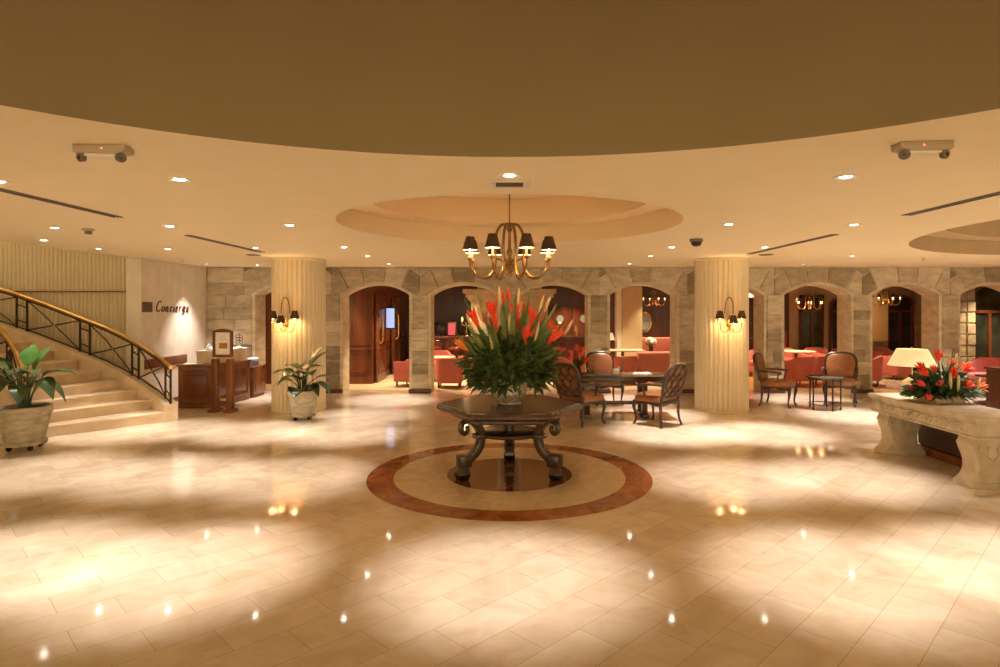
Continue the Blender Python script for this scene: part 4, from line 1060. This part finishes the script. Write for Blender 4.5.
m = MB().box(7.7, XR, 19.2, 19.4, 0, LZ); struct(m.build('wall_lounge_far_right', M['lounge_wall'], smooth=0))
# double door with long brass pulls on the side wall
def pull_door(y0, y1, label, hy):
    t = thing('panelled_door', label, 'door', (-3.35, y0, 0), 0, 'mahogany doors with long brass pulls'); w_ = y1-y0
    MB().box(0, .05, 0, w_, .01, 2.2).build('leaf', M['mahogany'], t, bevel=.004)
    for z0, z1 in ((.2, .85), (1.0, 2.05)):
        m = MB(); m.box(.05, .07, .12, .15, z0, z1); m.box(.05, .07, w_-.15, w_-.12, z0, z1); m.box(.05, .07, .15, w_-.15, z0, z0+.03); m.box(.05, .07, .15, w_-.15, z1-.03, z1); m.build('moulding', M['mahogany'], t)
    MB().tube(crom([(.05, hy, .98), (.12, hy, 1.05), (.13, hy, 1.35), (.12, hy, 1.68), (.05, hy, 1.75)], 4), .022, 8).build('pull_handle', M['brass'], t)
    MB().box(.05, .056, hy-.05, hy+.05, .95, 1.80).build('push_plate', M['brass'], t, bevel=.002)
pull_door(15.35, 16.5, 'mahogany door with long brass pull nearest the stone arch', .30)
pull_door(17.4, 18.6, 'mahogany door with long brass pull farther in past the screen', .42)
t = thing('display_screen', 'small lit blue portrait screen beside the brass pull door', 'screen', (-3.22, 16.62, 0))
MB().box(-.16, .13, 0, .05, 1.30, 1.92).build('casing', M['black'], t, bevel=.006)
MB().box(-.125, .11, -.006, 0, 1.34, 1.87).build('screen', M['screen_blue'], t, smooth=0)
MB().box(-.15, -.05, .05, .10, 1.5, 1.7).build('bracket', M['iron'], t)
# bar: pier, counter, stools
t = thing('bar_pier', 'square stone pier with moulded capital standing behind the bar', 'pillar', (0, 18.9, 0))
MB().box(-1.18, 1.18, 0, .7, 0, 2.06).build('shaft', M['carve'], t, smooth=0)
m = MB()
for w_, z0, z1 in ((1.22, 2.06, 2.12), (1.28, 2.12, 2.20), (1.34, 2.20, 2.32), (1.42, 2.32, 2.46)): m.box(-w_, w_, -(w_-1.18), .7, z0, z1)
m.build('capital', M['carve'], t, bevel=.01); MB().box(-1.0, 1.0, .1, .6, 2.46, LZ-.002).build('block', M['carve'], t, smooth=0)
t = thing('bar_counter', 'long dark wooden bar counter in front of the stone pier', 'bar', (0, 18.0, 0))
MB().box(-2.45, 2.35, .08, .50, 0, .98).build('front', M['mahog_dark'], t, smooth=0)
m = MB()
for k in range(9): m.box(-2.40+.53*k, -2.0+.53*k, .055, .08, .20, .88)
m.build('front_panel', M['mahogany'], t, bevel=.004)
arc = [(2.35, .62)]+[(2.35+.31*math.sin(R(180*i/10)), .31-.31*-math.cos(R(180*i/10))) for i in range(11)]+[(2.35, 0), (-2.45, 0), (-2.45, .62)]
MB().prism(arc, 'z', .98, 1.04).build('counter_top', M['mahogany'], t, bevel=.008)
MB().tube([(-2.4, -.06, .18), (2.3, -.06, .18)], .022).build('foot_rail', M['brass'], t)
def stool(loc, label):
    t = thing('bar_stool', label, 'bar stool', loc, 0, 'stools along the bar')
    MB().lathe([(.17, .68), (.19, .70), (.19, .74), (.15, .765)], 20).build('seat', M['red_leather'], t)
    for k in range(4):
        a = R(45+90*k); MB().tube([(.13*math.cos(a), .13*math.sin(a), .69), (.20*math.cos(a), .20*math.sin(a), 0)], .018, 6).build('leg', M['mahog_dark'], t)
    MB().tube([(.175*math.cos(2*PI*i/16), .175*math.sin(2*PI*i/16), .24) for i in range(17)], .012, 6).build('foot_ring', M['brass'], t)
    MB().tube([(.17*math.cos(R(a)), .17*math.sin(R(a)), .95) for a in range(-150, -20, 13)], .022, 6).build('back_rail', M['mahog_dark'], t)
    for a in (-150, -90, -30): MB().tube([(.17*math.cos(R(a)), .17*math.sin(R(a)), .72), (.17*math.cos(R(a)), .17*math.sin(R(a)), .95)], .014, 6).build('back_post', M['mahog_dark'], t)
    return t
s0 = stool((-2.15, 17.55, 0), 'dark bar stool at the monitor end of the bar')
dup(s0, (-1.55, 17.55, 0), label='dark bar stool below the pink display on the bar')
dup(s0, (1.42, 17.55, 0), label='dark bar stool in front of the first porthole door')
dup(s0, (2.05, 17.55, 0), label='dark bar stool at the rounded end of the bar')
t = thing('monitor', 'black monitor on the bar counter', 'monitor', (-2.10, 18.3, 1.04))
MB().box(-.19, .19, 0, .05, .06, .42).build('screen', M['black'], t, bevel=.006); MB().box(-.09, .09, -.05, .09, 0, .015).build('stand', M['black'], t); MB().box(-.02, .02, .01, .04, .01, .10).build('neck', M['black'], t)
t = thing('pink_display', 'small lit pink display standing next to the black monitor on the bar', 'display', (-1.72, 18.25, 1.04))
MB().box(-.13, .13, 0, .06, 0, .42).build('casing', M['slot'], t, bevel=.006); MB().box(-.10, .10, -.006, 0, .04, .38).build('panel', M['screen_pink'], t)
t = thing('bar_lamp', 'small twin candle lamp on the bar in front of the stone pier', 'lamp', (-1.28, 18.3, 1.04))
MB().lathe([(.07, 0), (.06, .02), (.015, .04), (.012, .42)], 14).build('stem', M['brass'], t)
for sx in (-1, 1):
    m = MB().tube(crom([(0, 0, .36), (sx*.07, 0, .32), (sx*.13, 0, .36), (sx*.13, 0, .42)], 4), .009, 6); arm = m.build('arm', M['brass'], t)
    MB().lathe([(.008, 0), (.028, .03), (.03, .10), (1e-4, .17)], 10, (sx*.13, 0, .42), cap=False).build('bulb', M['lampshade'], arm)
point((-1.28, 18.15, 1.6), 4)
# porthole doors
def port_door(x, label, plate):
    t = thing('porthole_door', label, 'door', (x, LB-.05, 0), 0, 'swing doors with porthole windows')
    m = MB().box(-.37, .37, -.05, 0, .01, 1.92); m.build('leaf', M['mahogany'], t, bevel=.005)
    MB().lathe([(.11, 0), (.145, -.02), (.155, 0)], 24, cap=False).xf(Matrix.Translation((0, -.05, 1.52)) @ Matrix.Rotation(R(-90), 4, 'X')).build('porthole_ring', M['brass'], t)
    MB().lathe([(1e-4, .004), (.115, .004)], 24, cap=False).xf(Matrix.Translation((0, -.05, 1.52)) @ Matrix.Rotation(R(90), 4, 'X')).build('porthole_glass', M['porthole'], t)
    MB().box(plate-.05, plate+.05, -.058, -.05, .95, 1.32).build('push_plate', M['brass'], t, bevel=.002)
    MB().box(-.36, .36, -.056, -.05, .05, .25).build('kick_plate', M['brass'], t)
port_door(1.68, 'swing door with porthole just past the stone pier', -.25)
port_door(2.46, 'swing door with porthole farthest from the stone pier', -.25)
# red tub armchairs
def tub(loc, rz, label):
    t = thing('tub_armchair', label, 'armchair', loc, rz, 'coral tub armchairs in the lounge')
    m = MB(); n = 24; vs = []
    for i in range(n+1):
        u = i/n; a = R(-20-(320-100)*u+0) if False else R(200+140*u)   # around the back from one arm to the other
        a = PI+PI*u
        cx, cy = math.cos(a), math.sin(a)
        ht = .70-.10*max(0, (abs(u-.5)-.22)/.28)**1.3
        ox, oy = .335*math.copysign(abs(cx)**.62, cx), .335*math.copysign(abs(cy)**.62, cy)
        ix, iy = ox*.74, oy*.74
        k = .90
        vs += [(ox*k, oy*k, .12), (ox, oy, ht-.04), (ox*.96, oy*.96, ht), (ix*1.06, iy*1.06, ht), (ix, iy, ht-.04), (ix, iy, .12)]
    # straight arms forward
    def ext(j, y):
        o = vs[6*j:6*j+6]; return [(x, y, z) for x, yy, z in o]
    allv = ext(0, .27)+vs+ext(n, .27); m2 = n+3; fs = []
    for i in range(m2-1):
        for j in range(6): fs.append((i*6+j, i*6+(j+1) % 6, (i+1)*6+(j+1) % 6, (i+1)*6+j))
    fs += [(5, 4, 3, 2, 1, 0), tuple((m2-1)*6+j for j in range(6))]
    m.add(allv, fs); m.build('back_shell', M['red'], t, smooth=50)
    MB().box(-.25, .25, -.22, .27, .12, .30).build('seat_base', M['red'], t, bevel=.02)
    MB().box(-.235, .235, -.20, .29, .30, .43).build('seat_cushion', M['red'], t, bevel=.04, seg=3)
    for sx in (-1, 1):
        for y_ in (-.22, .22): MB().lathe([(.018, 0), (.026, .12)], 10, (sx*.24, y_, 0)).build('leg', M['mahog_dark'], t)
    return t
tb = tub((-1.42, 14.62, 0), 0, 'coral tub armchair seen from behind in the second stone arch, nearest us')
TUBS = [(-.95, 16.4, R(40), 'coral tub armchair farther in beneath the bar monitor'), (-1.9, 16.85, R(-160), 'coral tub armchair facing us close to the bar stools'),
 (-.52, 14.7, R(-30), 'coral tub armchair behind the big flowers, on the staircase side of the silver vase'), (.52, 14.7, R(30), 'coral tub armchair behind the big flowers, on the desk side of the silver vase'),
 (1.38, 14.75, R(-60), 'coral tub armchair behind the small red flowers of the writing desk'), (-2.40, 14.85, R(70), 'coral tub armchair peeping past the pier in the mahogany door arch'),
 (2.80, 15.25, R(10), 'coral tub armchair at the cloth covered table behind the leather chair'),
 (7.04, 15.0, R(15), 'coral tub armchair with its back to us behind the round side table arch'), (7.76, 15.2, R(-10), 'coral tub armchair directly behind the leather chair facing us'),
 (8.35, 16.9, R(200), 'coral tub armchair on the far side of the pale lounge table'), (9.0, 18.1, R(150), 'coral tub armchair deep in the lounge before the dark doorway'), (8.0, 17.9, R(170), 'coral tub armchair deep in the lounge near the glazed door'),
 (8.72, 15.0, R(60), 'coral tub armchair beside the pier next to the table lamp arch'), (10.15, 16.2, R(20), 'coral tub armchair directly behind the table lamp shade'), (11.0, 18.0, R(190), 'coral tub armchair far behind the lamp under the arched window'),
 (6.9, 17.0, R(150), 'coral tub armchair beyond the pale lounge table near the column')]
for x, y, rz, lab in TUBS: dup(tb, (x, y, .013 if x > 8.5 and y < 16.8 else 0), rz, lab)
o = dup(tb, (10.15, 13.0, 0), R(120), 'coral tub armchair standing beyond the console flowers'); o.scale = (1.25, 1.1, 1.15)
def ltable(loc, r, top, label, mt='mahogany', square=False):
    t = thing('lounge_table', label, 'table', loc, 0, 'lounge tables')
    if square: MB().box(-r*1.3, r*1.3, -r*.8, r*.8, top-.03, top).build('tabletop', M[mt], t, bevel=.008)
    else: MB().lathe([(r*.95, top-.035), (r, top-.03), (r, top-.006), (r*.98, top)], 36).build('tabletop', M[mt], t)
    MB().lathe([(.05, .05), (.035, .10), (.055, .25), (.03, .45), (.045, top-.06), (.09, top-.03)], 18).build('pedestal', M['mahog_dark'], t)
    MB().lathe([(.24, 0), (.25, .02), (.20, .035), (.05, .055)], 28).build('base', M['mahog_dark'], t)
    return t
ltable((-1.75, 15.9, 0), .36, .62, 'round lounge table between the armchairs in the second arch', 'cloth')
ltable((7.45, 16.0, 0), .48, .76, 'pale topped lounge table among the red armchairs behind the side table', 'cloth')
ltable((9.4, 17.2, 0), .36, .72, 'round lounge table deep in the lounge before the glazed door')
ltable((2.98, 16.2, 0), .42, .78, 'cloth covered lounge table behind the leather chair at the desk', 'cloth', True)
ltable((9.35, 12.0, 0), .22, .56, 'small dark table beside the armchair beyond the console flowers', 'mahog_dark')
ltable((4.1, 17.6, 0), .40, .55, 'low table with white flowers between the two rose sofas')
def sofa(loc, rz, w_, label, mat='pink', hgt=.80):
    t = thing('sofa', label, 'sofa', loc, rz, 'rose sofas in the lounge')
    MB().box(-w_/2, w_/2, -.42, -.20, .12, hgt).build('backrest', M[mat], t, bevel=.06, seg=3)
    MB().box(-w_/2+.14, w_/2-.14, -.22, .38, .12, .42).build('seat', M[mat], t, bevel=.04, seg=3)
    for s in (-1, 1): MB().box(s*(w_/2-.08)-.08, s*(w_/2-.08)+.08, -.22, .40, .12, .58).build('arm', M[mat], t, bevel=.05, seg=3)
    for sx in (-1, 1):
        for y_ in (-.36, .34): MB().lathe([(.02, 0), (.03, .12)], 10, (sx*(w_/2-.1), y_, 0)).build('leg', M['mahog_dark'], t)
    return t
so = sofa((3.95, 15.75, 0), R(0), 1.5, 'rose sofa with its back to us in the arch behind the desk chair', 'pink', .78)
sofa((4.75, 19.4, 0), R(180), 1.5, 'rose sofa against the far mahogany wall under the gold mirror', 'pink', .95)
t = thing('flower_vase', 'vase of white flowers on the low table between the rose sofas', 'vase', (4.05, 17.6, .55))
MB().lathe([(.05, 0), (.07, .05), (.06, .18), (.08, .24), (.06, .24)], 18).build('body', M['leaf'], t)
for k in range(9):
    a = 2*PI*k/8; r_ = .11 if k < 8 else 0
    MB().ball((r_*math.cos(a), r_*math.sin(a), .36+.04*(k % 3)), .06, 8, 6).build('white_bloom', M['paper'], t)
m = MB()
for k in range(30): small_leaf(m, (rg.uniform(-.1, .1), rg.uniform(-.1, .1), rg.uniform(.22, .34)), (rg.uniform(-1, 1), rg.uniform(-1, 1), .3), .1, .025)
m.build('leaves', M['leaf'], t)['kind'] = 'stuff'
t = thing('lounge_pier', 'plain tan pier inside the lounge behind the desk chair', 'pillar', (3.38, 17.0, 0))
MB().box(-.27, .29, 0, .5, .12, LZ).build('shaft', M['tan'], t, smooth=0); MB().box(-.29, .31, -.02, .52, 0, .12).build('base', M['mahogany'], t, bevel=.005); MB().box(-.40, -.27, .06, .4, 0, LZ).build('pilaster', M['white'], t, smooth=0)
t = thing('wall_mirror', 'oval gold framed mirror on the far mahogany wall', 'mirror', (4.50, LB-.04, 1.42))
ov = [(.20*math.cos(2*PI*i/32), 0, .32*math.sin(2*PI*i/32)) for i in range(33)]
MB().tube(ov, .045, 8).build('frame', M['brass'], t)
MB().add([(x*.9, -.005, z*.9) for x, y, z in ov[:-1]], [tuple(range(32))]).build('glass', M['porthole'], t, smooth=0)
chandelier((4.28, 18.2, 1.95), .72, LZ-1.95, 'small bronze chandelier with dark shades above the rose sofas', 'chandelier', 8, .46, 10, watt=2, group='lounge chandeliers')
chandelier((8.25, 16.9, 1.84), .72, LZ-1.84, 'small bronze chandelier with dark shades above the pale lounge table', 'chandelier', 6, .46, 10, watt=3, group='lounge chandeliers')
chandelier((10.25, 16.75, 1.95), .72, LZ-1.95, 'small bronze chandelier with dark shades in the lamp arch by the tan blind', 'chandelier', 6, .46, 30, watt=3, group='lounge chandeliers')
t = thing('table_lamp', 'small lit lamp glimpsed beside the stone pier in the rose sofa arch', 'lamp', (2.83, 17.3, 0))
MB().lathe([(.14, 0), (.14, .03), (.02, .05), (.018, .98)], 16).build('stand', M['mahogany'], t); MB().lathe([(.14, .98), (.07, 1.18), (.067, 1.18), (.136, .98), (.14, .98)], 20, cap=False).build('lamp_shade', M['lampshade'], t)
t.name = 'floor_lamp'
t = thing('bookcase', 'dark bookcase glimpsed just past the bare column', 'bookcase', (7.15, 18.4, 0))
m = MB(); m.box(-.5, -.46, 0, .35, 0, 2.2); m.box(.46, .5, 0, .35, 0, 2.2); m.box(-.46, .46, .32, .35, 0, 2.2); m.build('carcass', M['mahog_dark'], t, smooth=0)
for z in (.05, .5, .95, 1.4, 1.8, 2.17): MB().box(-.46, .46, .0, .32, z, z+.03).build('shelf', M['mahog_dark'], t, smooth=0)
# glazed doors and windows at the back right
def glazed(x0, x1, y, z0, z1, name, n, arched, mt='mahog_dark', lev=1.75):
    t = MB(); w_ = x1-x0
    t.box(x0, x0+.08, y-.08, y, z0, z1); t.box(x1-.08, x1, y-.08, y, z0, z1); t.box(x0, x1, y-.08, y, lev, lev+.07); t.box(x0, x1, y-.08, y, z0, z0+.10)
    cx, hw = (x0+x1)/2, w_/2
    if arched:
        pts = [(cx+(hw-.04)*math.cos(R(a)), y-.04, z1+(hw-.04)*.55*math.sin(R(a))) for a in range(0, 181, 12)]
        t.tube(pts, .05, 4, up=(0, 1, 0))
    else: t.box(x0, x1, y-.08, y, z1-.08, z1)
    for k in range(1, n): t.box(x0+w_*k/n-.035, x0+w_*k/n+.035, y-.075, y, z0, lev)
    o = struct(t.build(name, M[mt], smooth=0))
    g_ = MB().box(x0+.05, x1-.05, y-.03, y-.02, z0+.05, z1)
    if arched: g_.prism([(cx+(hw-.04)*math.cos(R(a)), z1+(hw-.04)*.55*math.sin(R(a))) for a in range(0, 181, 12)], 'y', y-.03, y-.02)
    g_.build('pane', M['glass_dark'], o, smooth=0)
glazed(9.02, 9.76, 19.15, 0, 2.28, 'door_1', 2, False)
struct(MB().box(8.5, 8.66, 19.05, 19.2, 0, 2.35).build('trim_3', M['mahog_dark'], smooth=0))
glazed(9.95, 10.6, 19.15, 0, 2.0, 'door_2', 1, True)
glazed(11.70, 12.55, 19.15, .25, 2.05, 'window_1', 2, True, 'mahogany')
glazed(11.75, 13.25, 15.75, 0, 2.12, 'window_2', 3, True, 'mahogany')
sp = MB(); sp.box(11.30, 11.76, 15.55, 15.8, 0, LZ, .55); sp.box(11.76, XR, 15.76, 15.8, 2.0, LZ, .5); sp.box(11.2, 11.7, 19.0, 19.2, 0, LZ, .5); sp.box(12.55, XR, 19.0, 19.2, 0, LZ, .5)
for k in range(9):
    z = .1+.28*k
    for q in range(2):
        sp.prism([(11.31+.225*q, z), (11.525+.225*q, z), (11.525+.225*q, z+.26), (11.31+.225*q, z+.26)], 'y', 15.55, 15.50+rnd.uniform(-.02, .02), tint=rnd.uniform(.4, .8), shrink=.12)
struct(sp.build('wall_lounge_stone', M['stone'], smooth=0, tint=True))
t = thing('hanging_blind', 'plain tan blind panel hanging in the arch above the lamp', 'blind', (10.55, 17.6, 0))
MB().box(-.27, .27, -.02, .02, .95, LZ).build('cloth', M['tan'], t, bevel=.004); MB().tube([(-.28, 0, .95), (.28, 0, .95)], .02).build('bottom_rail', M['tan'], t)
t = thing('partition', 'low dark red partition in the lounge before the glazed door', 'partition', (8.15, 18.75, 0))
MB().box(-.45, .30, 0, .12, 0, 1.12).build('panel', M['red_leather'], t, bevel=.01); MB().box(-.48, .33, -.02, .14, 1.12, 1.17).build('cap', M['mahogany'], t, bevel=.006)
t = tag(MB().box(8.75, 10.7, 14.3, 16.4, .0, .012).build('rug', M['rug'], smooth=0), 'patterned dark rug on the parquet behind the table lamp', 'rug')

# lounge lamps (unseen spots added under the lounge ceiling, without fittings)
for x, y, k in ((-2.4, 14.9, 1.0), (-1.2, 15.6, 1.1), (.9, 15.6, 1.1), (2.9, 15.6, 1.1), (4.3, 16.6, .9), (4.5, 19.2, .8), (6.7, 15.6, 1.1), (7.6, 17.2, 1.0), (9.2, 15.6, 1.0), (10.3, 17.6, .8), (12.0, 14.9, .7), (1.9, 19.6, .5), (-1.2, 18.2, .5), (-2.6, 17.0, .5), (-4.4, 14.6, .5)):
    spot((x, y, LZ-.02), power=SPOT_W*.95*k, size=95, blend=.6, col=(1, .76, .46))
# stairwell light
point((-9.2, 9.2, 4.6), 30, (1, .80, .52), .25)
